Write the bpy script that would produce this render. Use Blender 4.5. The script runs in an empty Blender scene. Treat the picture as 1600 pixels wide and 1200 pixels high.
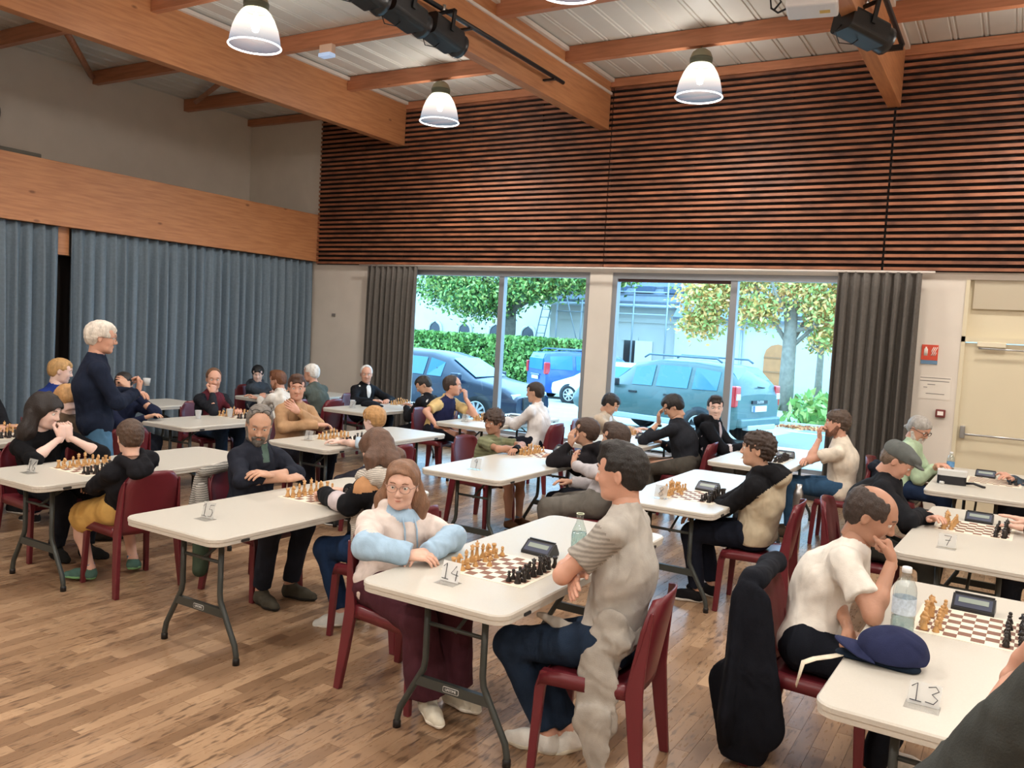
import bpy, bmesh, math, random
import numpy as np
from mathutils import Matrix, Vector
random.seed(7); rng = np.random.default_rng(7)
SC = bpy.context.scene; C = SC.collection
PI = math.pi
# ------------------------------------------------------------------ camera
F_PX, YAW, PITCH, ROLL, CAM_H = 1315.0, -.5364, .0641, .0569, 1.8736
def cam_axes():
    f = np.array([math.sin(YAW)*math.cos(PITCH), math.cos(YAW)*math.cos(PITCH), -math.sin(PITCH)])
    r0 = np.array([math.cos(YAW), -math.sin(YAW), 0.]); u0 = np.cross(r0, f)
    r = r0*math.cos(ROLL)+u0*math.sin(ROLL); u = -r0*math.sin(ROLL)+u0*math.cos(ROLL)
    return r, u, f
_r, _u, _f = cam_axes()
cd = bpy.data.cameras.new('camera'); cam = bpy.data.objects.new('camera', cd); C.objects.link(cam)
cd.sensor_fit = 'HORIZONTAL'; cd.sensor_width = 36; cd.lens = F_PX*36/1600; cd.clip_end = 300; cd.clip_start = .05
cam.matrix_world = Matrix(((_r[0], _u[0], -_f[0], 0), (_r[1], _u[1], -_f[1], 0), (_r[2], _u[2], -_f[2], CAM_H), (0, 0, 0, 1)))
SC.camera = cam
# ------------------------------------------------------------------ world, exposure
SC.view_settings.view_transform = 'Standard'; SC.view_settings.look = 'None'
SC.view_settings.gamma = 1.0; SC.view_settings.use_curve_mapping = False
SC.view_settings.exposure = 0.0
W = bpy.data.worlds.new('overcast_sky'); SC.world = W; W.use_nodes = True
_bg = W.node_tree.nodes['Background']; _bg.inputs[0].default_value = (.39, .70, 1.0, 1); _bg.inputs[1].default_value = 8.0
LAMP_W = 13.6                       # watts of each hanging lamp
LAMP_COL = (1.0, .945, .875)
def portal(x0, x1, z0, z1, y):
    l = bpy.data.lights.new('window_portal', 'AREA'); l.shape = 'RECTANGLE'; l.size = x1-x0; l.size_y = z1-z0
    l.cycles.is_portal = True
    o = bpy.data.objects.new('window_portal', l); C.objects.link(o)
    o.location = ((x0+x1)/2, y, (z0+z1)/2); o.rotation_euler = (-PI/2, 0, 0)
portal(-8.2, -1.8, .35, 2.68, 10.95)
# ------------------------------------------------------------------ materials
MATS = {}
def mat(name, col, rough=.6, metal=0., noise=None, bump=None, spec=None, emit=None, estr=0., alpha=None, coat=0., trans=0., sss=0., stretch=None):
    """noise=(scale, amount) brightness mottling, bump=(scale, strength)"""
    if name in MATS: return MATS[name]
    m = bpy.data.materials.new(name); m.use_nodes = True; nt = m.node_tree; N = nt.nodes; L = nt.links
    b = N['Principled BSDF']
    if isinstance(col, str): col = hexc(col)
    b.inputs['Base Color'].default_value = (*col, 1); b.inputs['Roughness'].default_value = rough; b.inputs['Metallic'].default_value = metal
    if spec is not None: b.inputs['Specular IOR Level'].default_value = spec
    if coat: b.inputs['Coat Weight'].default_value = coat
    if trans: b.inputs['Transmission Weight'].default_value = trans
    if sss:
        b.inputs['Subsurface Weight'].default_value = sss; b.inputs['Subsurface Radius'].default_value = (.012, .005, .003); b.inputs['Subsurface Scale'].default_value = 1.
    if emit: b.inputs['Emission Color'].default_value = (*emit, 1); b.inputs['Emission Strength'].default_value = estr
    if alpha is not None: b.inputs['Alpha'].default_value = alpha
    if noise or bump:
        tc = N.new('ShaderNodeTexCoord'); src = tc.outputs['Object']
        if stretch:
            mp = N.new('ShaderNodeMapping'); mp.inputs['Scale'].default_value = stretch; L.new(src, mp.inputs[0]); src = mp.outputs[0]
    if noise:
        n = N.new('ShaderNodeTexNoise'); n.inputs['Scale'].default_value = noise[0]; n.inputs['Detail'].default_value = 3; L.new(src, n.inputs['Vector'])
        mr = N.new('ShaderNodeMapRange'); mr.inputs[1].default_value = .3; mr.inputs[2].default_value = .7; mr.inputs[3].default_value = 1-noise[1]; mr.inputs[4].default_value = 1+noise[1]
        L.new(n.outputs[0], mr.inputs[0])
        mx = N.new('ShaderNodeVectorMath'); mx.operation = 'SCALE'; mx.inputs[0].default_value = col; L.new(mr.outputs[0], mx.inputs['Scale'])
        L.new(mx.outputs[0], b.inputs['Base Color'])
    if bump:
        n2 = N.new('ShaderNodeTexNoise'); n2.inputs['Scale'].default_value = bump[0]; n2.inputs['Detail'].default_value = 2; L.new(src, n2.inputs['Vector'])
        bp = N.new('ShaderNodeBump'); bp.inputs['Strength'].default_value = bump[1]; bp.inputs['Distance'].default_value = .01
        L.new(n2.outputs[0], bp.inputs['Height']); L.new(bp.outputs[0], b.inputs['Normal'])
    MATS[name] = m; return m
def hexc(h):
    h = h.lstrip('#'); v = [int(h[i:i+2], 16)/255 for i in (0, 2, 4)]
    return tuple(((c+.055)/1.055)**2.4 if c > .04045 else c/12.92 for c in v)
def fabric(name, col, n=.12):
    if name in MATS: return MATS[name]
    m = mat(name, col, .9, noise=(14, n), spec=.15); nt = m.node_tree; N = nt.nodes; L = nt.links; b = N['Principled BSDF']
    tc = N.new('ShaderNodeTexCoord'); mp = N.new('ShaderNodeMapping'); mp.inputs['Scale'].default_value = (1, 1, .55); mp.inputs['Rotation'].default_value = (.5, .35, 0); L.new(tc.outputs['Object'], mp.inputs[0])
    n1 = N.new('ShaderNodeTexNoise'); n1.inputs['Scale'].default_value = 8.5; n1.inputs['Detail'].default_value = 1.5; n1.inputs['Distortion'].default_value = .9; L.new(mp.outputs[0], n1.inputs['Vector'])
    n2 = N.new('ShaderNodeTexNoise'); n2.inputs['Scale'].default_value = 260; L.new(tc.outputs['Object'], n2.inputs['Vector'])
    b1 = N.new('ShaderNodeBump'); b1.inputs['Strength'].default_value = .7; b1.inputs['Distance'].default_value = .04; L.new(n1.outputs[0], b1.inputs['Height'])
    b2 = N.new('ShaderNodeBump'); b2.inputs['Strength'].default_value = .2; b2.inputs['Distance'].default_value = .01; L.new(n2.outputs[0], b2.inputs['Height']); L.new(b1.outputs[0], b2.inputs['Normal']); L.new(b2.outputs[0], b.inputs['Normal'])
    return m
def cloth(h, n=.12):
    return fabric('cloth_'+h, hexc(h), n)
def wood_mat(name, base, dark, knot=True, scale=(1, 1, 1), rough=.5, jitter=0.):
    """glued timber: long grain along object X by default, knots, per-object tone"""
    m = bpy.data.materials.new(name); m.use_nodes = True; nt = m.node_tree; N = nt.nodes; L = nt.links; b = N['Principled BSDF']
    tc = N.new('ShaderNodeTexCoord'); mp = N.new('ShaderNodeMapping'); mp.inputs['Scale'].default_value = scale; L.new(tc.outputs['Object'], mp.inputs[0])
    if jitter:
        oi0 = N.new('ShaderNodeObjectInfo'); of = N.new('ShaderNodeVectorMath'); of.operation = 'SCALE'; of.inputs[0].default_value = (37, 53, 71); L.new(oi0.outputs['Random'], of.inputs['Scale']); L.new(of.outputs[0], mp.inputs['Location'])
    n = N.new('ShaderNodeTexNoise'); n.inputs['Scale'].default_value = 5; n.inputs['Detail'].default_value = 5; L.new(mp.outputs[0], n.inputs['Vector'])
    cr = N.new('ShaderNodeValToRGB'); cr.color_ramp.elements[0].position = .3; cr.color_ramp.elements[0].color = (*dark, 1)
    cr.color_ramp.elements[1].position = .62; cr.color_ramp.elements[1].color = (*base, 1); L.new(n.outputs[0], cr.inputs[0])
    out = cr.outputs[0]
    if knot:
        v = N.new('ShaderNodeTexVoronoi'); v.inputs['Scale'].default_value = 3.2
        mp2 = N.new('ShaderNodeMapping'); mp2.inputs['Scale'].default_value = tuple(.45 if s < 1 else 1.0 for s in scale)
        L.new(tc.outputs['Object'], mp2.inputs[0]); L.new(mp2.outputs[0], v.inputs['Vector'])
        r2 = N.new('ShaderNodeMapRange'); r2.inputs[1].default_value = .035; r2.inputs[2].default_value = .075; r2.inputs[3].default_value = .75; r2.inputs[4].default_value = 0; L.new(v.outputs['Distance'], r2.inputs[0])
        mx = N.new('ShaderNodeMix'); mx.data_type = 'RGBA'; L.new(r2.outputs[0], mx.inputs[0]); L.new(out, mx.inputs[6]); mx.inputs[7].default_value = (dark[0]*.35, dark[1]*.3, dark[2]*.3, 1)
        out = mx.outputs[2]
    if jitter:
        oi = N.new('ShaderNodeObjectInfo'); mr = N.new('ShaderNodeMapRange'); mr.inputs[3].default_value = 1-jitter; mr.inputs[4].default_value = 1+jitter; L.new(oi.outputs['Random'], mr.inputs[0])
        sc = N.new('ShaderNodeVectorMath'); sc.operation = 'SCALE'; L.new(out, sc.inputs[0]); L.new(mr.outputs[0], sc.inputs['Scale']); out = sc.outputs[0]
    L.new(out, b.inputs['Base Color']); b.inputs['Roughness'].default_value = rough
    MATS[name] = m; return m
def thin_glass(name, tint=(.9, .97, 1), gloss=.08, rough=0.):
    if name in MATS: return MATS[name]
    m = bpy.data.materials.new(name); m.use_nodes = True; nt = m.node_tree; N = nt.nodes; L = nt.links
    for n in list(N): N.remove(n)
    o = N.new('ShaderNodeOutputMaterial'); t = N.new('ShaderNodeBsdfTransparent'); t.inputs[0].default_value = (*tint, 1)
    g = N.new('ShaderNodeBsdfGlossy'); g.inputs['Roughness'].default_value = rough
    fr = N.new('ShaderNodeLayerWeight'); fr.inputs[0].default_value = .5
    pw = N.new('ShaderNodeMath'); pw.operation = 'POWER'; pw.inputs[1].default_value = 3.5; L.new(fr.outputs['Facing'], pw.inputs[0])
    ad = N.new('ShaderNodeMath'); ad.operation = 'MULTIPLY_ADD'; ad.inputs[1].default_value = .6; ad.inputs[2].default_value = gloss-.02; ad.use_clamp = True; L.new(pw.outputs[0], ad.inputs[0])
    mx = N.new('ShaderNodeMixShader'); L.new(ad.outputs[0], mx.inputs[0]); L.new(t.outputs[0], mx.inputs[1]); L.new(g.outputs[0], mx.inputs[2]); L.new(mx.outputs[0], o.inputs[0])
    MATS[name] = m; return m
# ------------------------------------------------------------------ object helpers
def tag(o, label=None, cat=None, group=None, kind=None):
    if label: o['label'] = label
    if cat: o['category'] = cat
    if group: o['group'] = group
    if kind: o['kind'] = kind
    return o
def empty(name, loc=(0, 0, 0), rz=0, label=None, cat=None, group=None, kind=None):
    o = bpy.data.objects.new(name, None); C.objects.link(o); o.location = loc; o.rotation_euler = (0, 0, rz); o.empty_display_size = .1
    return tag(o, label, cat, group, kind)
def link(name, me, parent=None, loc=None, rz=0):
    o = bpy.data.objects.new(name, me); C.objects.link(o)
    if parent: o.parent = parent
    if loc is not None: o.location = loc
    if rz: o.rotation_euler = (0, 0, rz)
    return o
def kids(o): return [c for c in bpy.data.objects if c.parent == o]
def tree_of(root):
    cm = {}
    for o in bpy.data.objects:
        if o.parent: cm.setdefault(o.parent.name, []).append(o)
    def rec(o): return (o, [rec(c) for c in cm.get(o.name, [])])
    return rec(root)
def copy_tree(tr, parent=None):
    o, ch = tr; c = o.copy(); C.objects.link(c)
    if parent: c.parent = parent
    for k in ch: copy_tree(k, c)
    return c
class MB:
    """collects simple solids with material slots, builds ONE mesh object"""
    def __init__(s): s.bm = bmesh.new(); s.mats = []
    def mi(s, m):
        if m not in s.mats: s.mats.append(m)
        return s.mats.index(m)
    def box(s, x0, x1, y0, y1, z0, z1, m, bev=0., M=None):
        r = bmesh.ops.create_cube(s.bm, size=1); vs = r['verts']
        for v in vs: v.co = Vector(((x0+x1)/2+v.co.x*(x1-x0), (y0+y1)/2+v.co.y*(y1-y0), (z0+z1)/2+v.co.z*(z1-z0)))
        fs = set(f for v in vs for f in v.link_faces)
        if bev:
            es = list(set(e for v in vs for e in v.link_edges))
            r = bmesh.ops.bevel(s.bm, geom=es, offset=bev, segments=2, affect='EDGES', profile=.5); fs = set(r['faces']) | set(f for v in r['verts'] for f in v.link_faces); vs = list(set(v for f in fs for v in f.verts))
        if M is not None: bmesh.ops.transform(s.bm, matrix=M, verts=vs)
        i = s.mi(m)
        for f in fs: f.material_index = i
        return s
    def prism(s, pts, h0, h1, m, axis='z', smooth=False):
        """polygon pts (2d) extruded; axis z: (x,y), axis y: (x,z), axis x: (y,z)"""
        def P(p, h): return {'z': (p[0], p[1], h), 'y': (p[0], h, p[1]), 'x': (h, p[0], p[1])}[axis]
        a = [s.bm.verts.new(P(p, h0)) for p in pts]; b = [s.bm.verts.new(P(p, h1)) for p in pts]
        i = s.mi(m); n = len(pts); fs = [s.bm.faces.new(a[::-1]), s.bm.faces.new(b)]
        for k in range(n): fs.append(s.bm.faces.new((a[k], a[(k+1) % n], b[(k+1) % n], b[k])))
        for f in fs: f.material_index = i
        if smooth:
            for f in fs[2:]: f.smooth = True
        return s
    def tube(s, pts, r, m, seg=8, closed=False, r2=None):
        pts = [Vector(p) for p in pts]; n = len(pts); rings = []; i = s.mi(m); up = None
        for k, p in enumerate(pts):
            if closed: t = (pts[(k+1) % n]-pts[k-1])
            else: t = (pts[min(k+1, n-1)]-pts[max(k-1, 0)])
            t.normalize()
            if up is None:
                up = Vector((0, 0, 1)) if abs(t.z) < .9 else Vector((1, 0, 0))
            a = t.cross(up)
            if a.length < 1e-4: a = t.cross(Vector((1, 0, 0)))
            a.normalize(); b = t.cross(a).normalized(); up = -b if False else up
            rr = r if r2 is None else r+(r2-r)*k/max(1, n-1)
            rings.append([s.bm.verts.new(p+a*rr*math.cos(2*PI*q/seg)+b*rr*math.sin(2*PI*q/seg)) for q in range(seg)])
        for k in range(n if closed else n-1):
            A, B = rings[k], rings[(k+1) % n]
            for q in range(seg):
                f = s.bm.faces.new((A[q], A[(q+1) % seg], B[(q+1) % seg], B[q])); f.material_index = i; f.smooth = True
        if not closed:
            for R_ in (rings[0], rings[-1]):
                try: f = s.bm.faces.new(R_); f.material_index = i
                except ValueError: pass
        return s
    def lathe(s, prof, m, seg=16, c=(0, 0, 0), M=None):
        i = s.mi(m); rings = []; new = []
        for (r, z) in prof:
            if r < 1e-5: v = s.bm.verts.new((c[0], c[1], c[2]+z)); rings.append([v]); new.append(v)
            else:
                ring = [s.bm.verts.new((c[0]+r*math.cos(2*PI*q/seg), c[1]+r*math.sin(2*PI*q/seg), c[2]+z)) for q in range(seg)]; rings.append(ring); new += ring
        for A, B in zip(rings, rings[1:]):
            for q in range(seg):
                q2 = (q+1) % seg
                if len(A) == 1 and len(B) == 1: continue
                if len(A) == 1: vs = (A[0], B[q2], B[q])
                elif len(B) == 1: vs = (A[q], A[q2], B[0])
                else: vs = (A[q], A[q2], B[q2], B[q])
                f = s.bm.faces.new(vs); f.material_index = i; f.smooth = True
        if M is not None: bmesh.ops.transform(s.bm, matrix=M, verts=new)
        return s
    def sheet(s, grid, m, smooth=True):
        i = s.mi(m); V = [[s.bm.verts.new(p) for p in row] for row in grid]
        for a, b in zip(V, V[1:]):
            for k in range(len(a)-1):
                f = s.bm.faces.new((a[k], a[k+1], b[k+1], b[k])); f.material_index = i; f.smooth = smooth
        return s
    def mesh(s, name, norm=True):
        if norm: bmesh.ops.recalc_face_normals(s.bm, faces=s.bm.faces)
        me = bpy.data.meshes.new(name); s.bm.to_mesh(me); s.bm.free()
        for m in s.mats: me.materials.append(m)
        return me
    def build(s, name, parent=None, loc=None, rz=0, norm=True):
        return link(name, s.mesh(name, norm), parent, loc, rz)
def solidify(o, t, off=0.):
    m = o.modifiers.new('thick', 'SOLIDIFY'); m.thickness = t; m.offset = off; return o
def rrect(x0, x1, y0, y1, r, n=6):
    pts = []
    for (cx, cy, a0) in ((x1-r, y1-r, 0), (x0+r, y1-r, 90), (x0+r, y0+r, 180), (x1-r, y0+r, 270)):
        for k in range(n+1):
            a = math.radians(a0+90*k/n); pts.append((cx+r*math.cos(a), cy+r*math.sin(a)))
    return pts
def text_obj(name, s, size, m, parent, M, depth=.0008):
    cu = bpy.data.curves.new(name, 'FONT'); cu.body = s; cu.size = size; cu.extrude = depth; cu.align_x = 'CENTER'; cu.align_y = 'CENTER'
    t = bpy.data.objects.new(name, cu); C.objects.link(t)
    dg = bpy.context.evaluated_depsgraph_get(); me = bpy.data.meshes.new_from_object(t.evaluated_get(dg))
    bpy.data.objects.remove(t); me.materials.clear(); me.materials.append(m)
    o = link(name, me, parent); o.matrix_local = M; return o
def np_mesh(name, V, F, mats, MI=None, smooth=True):
    me = bpy.data.meshes.new(name); V = np.asarray(V, np.float32); F = np.asarray(F, np.int32); k = F.shape[1]
    me.vertices.add(len(V)); me.vertices.foreach_set('co', V.ravel()); me.loops.add(F.size); me.loops.foreach_set('vertex_index', F.ravel())
    me.polygons.add(len(F)); me.polygons.foreach_set('loop_start', np.arange(0, F.size, k, dtype=np.int32)); me.polygons.foreach_set('loop_total', np.full(len(F), k, np.int32))
    for m in mats: me.materials.append(m)
    if MI is not None: me.polygons.foreach_set('material_index', np.asarray(MI, np.int32))
    me.polygons.foreach_set('use_smooth', np.full(len(F), smooth)); me.update(calc_edges=True); return me
# ------------------------------------------------------------------ common materials
M_white = mat('wall_paint', hexc('d2c9bd'), .85, noise=(3, .03))
M_glulam_y = wood_mat('glulam_along_y', hexc('bd8358'), hexc('a86f48'), scale=(6, .5, 6), rough=.45)
M_glulam_x = wood_mat('glulam_along_x', hexc('b87a58'), hexc('a06848'), scale=(.5, 6, 6), rough=.45)
M_slat = wood_mat('slat_wood', hexc('9a6143'), hexc('643d2b'), scale=(.7, 1, 1), rough=.6, jitter=.18)
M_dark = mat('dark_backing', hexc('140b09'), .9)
M_deck = mat('white_metal_deck', hexc('c9c7c0'), .5, noise=(2, .04))
M_trimw = mat('white_trim', hexc('d6cdc4'), .6)
M_alu = mat('grey_window_frame', hexc('8d9094'), .4, metal=.3)
M_txt = mat('print_white', hexc('d0d0cc'), .5)
M_black = mat('black_plastic', hexc('101012'), .45)
M_steel = mat('brushed_steel', hexc('b5b5b5'), .3, metal=1.)
# floor: parquet staves, colour from a per-stave hash of position
def floor_mat():
    m = bpy.data.materials.new('parquet'); m.use_nodes = True; nt = m.node_tree; N = nt.nodes; L = nt.links; b = N['Principled BSDF']
    g = N.new('ShaderNodeNewGeometry'); sp = N.new('ShaderNodeSeparateXYZ'); L.new(g.outputs['Position'], sp.inputs[0])
    def mth(op, a, bb=None):
        n = N.new('ShaderNodeMath'); n.operation = op
        for i, v in enumerate((a, bb)):
            if v is None: continue
            if isinstance(v, (int, float)): n.inputs[i].default_value = v
            else: L.new(v, n.inputs[i])
        return n.outputs[0]
    col = mth('FLOOR', mth('DIVIDE', sp.outputs[0], PW)); off = mth('MULTIPLY', mth('FRACT', mth('MULTIPLY', col, .381)), PL)
    row = mth('FLOOR', mth('DIVIDE', mth('SUBTRACT', sp.outputs[1], off), PL))
    cb = N.new('ShaderNodeCombineXYZ'); L.new(col, cb.inputs[0]); L.new(row, cb.inputs[1])
    wn = N.new('ShaderNodeTexWhiteNoise'); wn.noise_dimensions = '3D'; L.new(cb.outputs[0], wn.inputs['Vector'])
    cr = N.new('ShaderNodeValToRGB'); els = cr.color_ramp.elements; els[0].color = (*hexc('84674e'), 1); els[1].color = (*hexc('b29273'), 1)
    e = els.new(.5); e.color = (*hexc('9b7c60'), 1); L.new(wn.outputs[0], cr.inputs[0])
    # grain and dark worn flecks stretched along the staves
    mp = N.new('ShaderNodeMapping'); mp.inputs['Scale'].default_value = (42, 9, 1); L.new(g.outputs['Position'], mp.inputs[0])
    n1 = N.new('ShaderNodeTexNoise'); n1.inputs['Scale'].default_value = 1; n1.inputs['Detail'].default_value = 4; L.new(mp.outputs[0], n1.inputs['Vector'])
    mp2 = N.new('ShaderNodeMapping'); mp2.inputs['Scale'].default_value = (1.1, .5, 1); L.new(g.outputs['Position'], mp2.inputs[0])
    n2 = N.new('ShaderNodeTexNoise'); n2.inputs['Scale'].default_value = 1; n2.inputs['Detail'].default_value = 2; L.new(mp2.outputs[0], n2.inputs['Vector'])
    th = mth('SUBTRACT', .735, mth('MULTIPLY', n2.outputs[0], .34))
    fl = mth('MULTIPLY', mth('SUBTRACT', n1.outputs[0], th), 9); cl = N.new('ShaderNodeClamp'); L.new(fl, cl.inputs[0])
    mx = N.new('ShaderNodeMix'); mx.data_type = 'RGBA'; L.new(mth('MULTIPLY', cl.outputs[0], .7), mx.inputs[0]); L.new(cr.outputs[0], mx.inputs[6]); mx.inputs[7].default_value = (*hexc('4a3527'), 1)
    L.new(mx.outputs[2], b.inputs['Base Color']); b.inputs['Specular IOR Level'].default_value = .5
    mr = N.new('ShaderNodeMapRange'); mr.inputs[3].default_value = .2; mr.inputs[4].default_value = .4; L.new(n1.outputs[0], mr.inputs[0]); L.new(mr.outputs[0], b.inputs['Roughness'])
    return m
PW, PL = .075, .62
M_floor = floor_mat()
# ------------------------------------------------------------------ setting
YW = 10.7; XL = -10.33; X0, X1, Y0 = -12.1, 5.0, -5.0; ZC = 5.36
fl = MB().box(X0-.3, X1+.3, Y0-.3, YW+.35, -.2, -.013, mat('floor_screed', hexc('4a3526'), .9)).build('floor'); tag(fl, kind='structure')
# staves: the nearest ones in view are parts, the rest one joined part
def proj(p):
    d = np.array(p, float)-[0, 0, CAM_H]; z = d.dot(_f); return 800+F_PX*d.dot(_r)/z, 600-F_PX*d.dot(_u)/z, z
cand = []
for ci in range(int(math.floor(X0/PW)), int(math.ceil(X1/PW))):
    off = ((ci*.381) % 1)*PL
    for ri in range(int(math.floor((Y0-off)/PL)), int(math.ceil((YW-off)/PL))):
        xc, yc = (ci+.5)*PW, off+(ri+.5)*PL; y0, y1 = max(Y0, off+ri*PL), min(YW, off+(ri+1)*PL)
        if y1-y0 < .05: continue
        key = 99.
        px, py, z = proj((xc, yc, 0))
        full = (y1-y0) > PL-.01
        if z > .5 and -40 < px < 1640 and 560 < py < 1215 and full: key = z
        cand.append((key, xc, yc, y0, y1))
cand.sort(key=lambda t: t[0])
pm = MB().box(-PW/2+.0007, PW/2-.0007, -PL/2+.0007, PL/2-.0007, -.013, 0, M_floor).mesh('plank')
for k, xc, yc, y0, y1 in cand[:300]: link('plank', pm, fl, (xc, yc, random.uniform(-.0004, .0004)))
V = []; 
for k, xc, yc, y0, y1 in cand[300:]:
    g = .0007; x0, x1 = xc-PW/2+g, xc+PW/2-g; a, b_ = y0+g, y1-g
    V += [(x0, a, 0), (x1, a, 0), (x1, b_, 0), (x0, b_, 0), (x0, a, -.013), (x1, a, -.013), (x1, b_, -.013), (x0, b_, -.013)]
n = len(V)//8; base = np.arange(n)[:, None, None]*8
Fq = np.array([(0, 1, 2, 3), (4, 5, 1, 0), (5, 6, 2, 1), (6, 7, 3, 2), (7, 4, 0, 3)])[None]+base
o = link('plank', np_mesh('plank_rest', V, Fq.reshape(-1, 4), [M_floor], smooth=False), fl); tag(o, kind='stuff')
# back wall (the window wall)
mb = MB()
ZS = 2.80
def wbox(x0, x1, z0, z1, m=M_white, y0=YW, y1=YW+.3): mb.box(x0, x1, y0, y1, z0, z1, m)
wbox(X0, -8.45, 0, ZS); wbox(-8.45, -1.55, 0, .31); wbox(-8.45, -1.55, 2.74, ZS); wbox(-5.19, -4.85, .31, 2.74)
wbox(-1.55, -.54, 0, ZS); wbox(1.5, X1, 0, ZS); wbox(-.54, 1.5, 2.72, ZS)
wbox(X0, X1, ZS, ZC+.2); wbox(-10.35, X1, ZS, 5.25, M_dark, YW-.02, YW)
wall = mb.build('wall_back'); tag(wall, kind='structure')
# slats: 33 rows in four bays
bays = [(-10.33, -4.975), (-4.965, -1.425), (-1.405, 2.14), (2.16, X1)]
PITCHS = .0745; sm = {}
for bi, (a, b_) in enumerate(bays):
    me = MB().box(-(b_-a)/2+.003, (b_-a)/2-.003, -.02, .02, -.0175, .0175, M_slat).mesh('slat')
    for r in range(33):
        link('slat', me, wall, ((a+b_)/2, YW-.055, ZS+.028+r*PITCHS))
# battens behind the slats
for x in (-9.4, -8.515, -7.3, -6.1, -4.97, -3.8, -2.6, -1.415, -.2, 1.0): MB().box(x-.025, x+.025, YW-.036, YW-.02, ZS, 5.24, M_dark).build('batten', wall)
# other walls
mb = MB(); mb.box(X0-.2, XL-.37, Y0, YW, 0, 3.3, M_white); mb.box(X0, XL-.2, Y0, YW, 3.3, 3.42, M_white); mb.box(X0-.2, X0, Y0, YW, 3.3, ZC, M_white)
tag(mb.build('wall_left'), kind='structure')
tag(MB().box(X1, X1+.2, Y0, YW, 0, ZC, M_white).build('wall_right'), kind='structure')
tag(MB().box(X0, X1, Y0-.2, Y0, 0, ZC, M_white).build('wall_front'), kind='structure')
# ceiling: ribbed white steel deck
pts = []
x = X0
while x < X1:
    pts += [(x, ZC), (x+.10, ZC), (x+.108, ZC+.012), (x+.122, ZC+.012), (x+.13, ZC), (x+.15, ZC), (x+.158, ZC+.012), (x+.172, ZC+.012), (x+.18, ZC)]
    x += .30
mb = MB(); mb.sheet([[(p[0], Y0, p[1]) for p in pts], [(p[0], YW, p[1]) for p in pts]], M_deck, smooth=False)
mb.box(X0, X1, Y0, YW, ZC+.02, ZC+.15, M_deck)
ceil = mb.build('ceiling', norm=False); tag(ceil, kind='structure')
# glulam beams (perpendicular to window wall)
BX = [(-12.1, -11.98), (-8.67, -8.53), (-5.15, -5.01), (-1.50, -1.36), (2.05, 2.19)]
names = ['', 'beside the bluish and the yellow lamp', 'carrying the row of black spotlights', 'carrying the projector and single spotlight', 'far right outside']
for i, (a, b_) in enumerate(BX[1:4]):
    bm_ = MB().box(a, b_, Y0, YW-.08, 4.67, 5.33, M_glulam_y, bev=.004).build('ceiling_beam')
    tag(bm_, 'thick orange glulam ceiling beam '+names[i+1], 'beam')
    MB().box(b_, b_+.05, Y0, YW-.08, 5.30, 5.345, M_trimw).build('trim_strip', bm_)
    if i == 1: MB().box(b_, b_+.022, Y0, YW-.08, 5.135, 5.165, M_trimw).build('trim_strip', bm_)
o = MB().box(2.05, 2.19, Y0, YW-.08, 4.67, 5.33, M_glulam_y, bev=.004).build('ceiling_beam'); tag(o, 'thick orange glulam ceiling beam right of the doorway', 'beam')
o = MB().box(XL-.2, XL, Y0, YW-.001, 2.845, 3.63, M_glulam_y, bev=.004).build('lintel_beam'); tag(o, 'deep orange glulam beam spanning above the long grey curtains at left', 'beam')
# purlins
xs = [X0] + [v for a, b_ in BX[1:] for v in (a, b_)] + [X1]
segs = list(zip(xs[0::2], xs[1::2]))
bayn = ['over left alcove', 'left of spotlight beam', 'between spotlight and projector beams', 'right of projector beam', 'at far right']
rown = {9.3: 'second from window wall', 7.7: 'third from window wall', 6.1: 'fourth from window wall', 4.5: 'fifth from window wall'}
for yy in (9.3, 7.7, 6.1, 4.5, 2.9, 1.3, -.3, -1.9, -3.5):
    for si, (a, b_) in enumerate(segs):
        o = MB().box(a, b_, yy-.045, yy+.045, 5.165, 5.355, M_glulam_x, bev=.003).build('ceiling_joist')
        if yy > 4: tag(o, 'orange ceiling joist %s, %s' % (rown[yy], bayn[si]), 'joist')
        else: tag(o, 'orange timber joist under white ceiling, behind the viewer', 'joist', 'joists behind the viewer')
for si, (a, b_) in enumerate(segs):
    o = MB().box(a, b_, YW-.1, YW, 5.235, 5.345, M_glulam_x, bev=.003).build('wall_plate'); tag(o, 'slim orange timber along top of the slatted wall, '+bayn[si], 'joist')
for k, (p, q) in enumerate([((-12.0, 7.58, 5.24), (-10.4, 6.22, 5.24)), ((-11.7, 9.18, 5.26), (-8.8, 7.82, 5.26))]):
    o = MB().tube([p, q], .05, M_glulam_x, 4).build('wind_brace'); tag(o, 'dark diagonal timber brace under alcove ceiling, '+('nearer' if k == 0 else 'farther')+' one', 'brace')
# baseboards and white curtain rail
tag(MB().box(-8.45, -.56, YW-.015, YW, 0, .09, mat('dark_baseboard', hexc('2d2f33'), .6)).build('baseboard_back'), kind='structure')
o = MB().tube([(-9.3, YW-.14, 2.785), (-.85, YW-.14, 2.785)], .014, M_trimw, 8).build('curtain_rail')
tag(o, 'white curtain rail along bottom of the slatted wall', 'rail')
for x in np.arange(-9.1, -.9, .9): MB().box(x-.01, x+.01, YW-.14, YW-.08, 2.785, 2.80, M_trimw).build('bracket', o)
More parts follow.
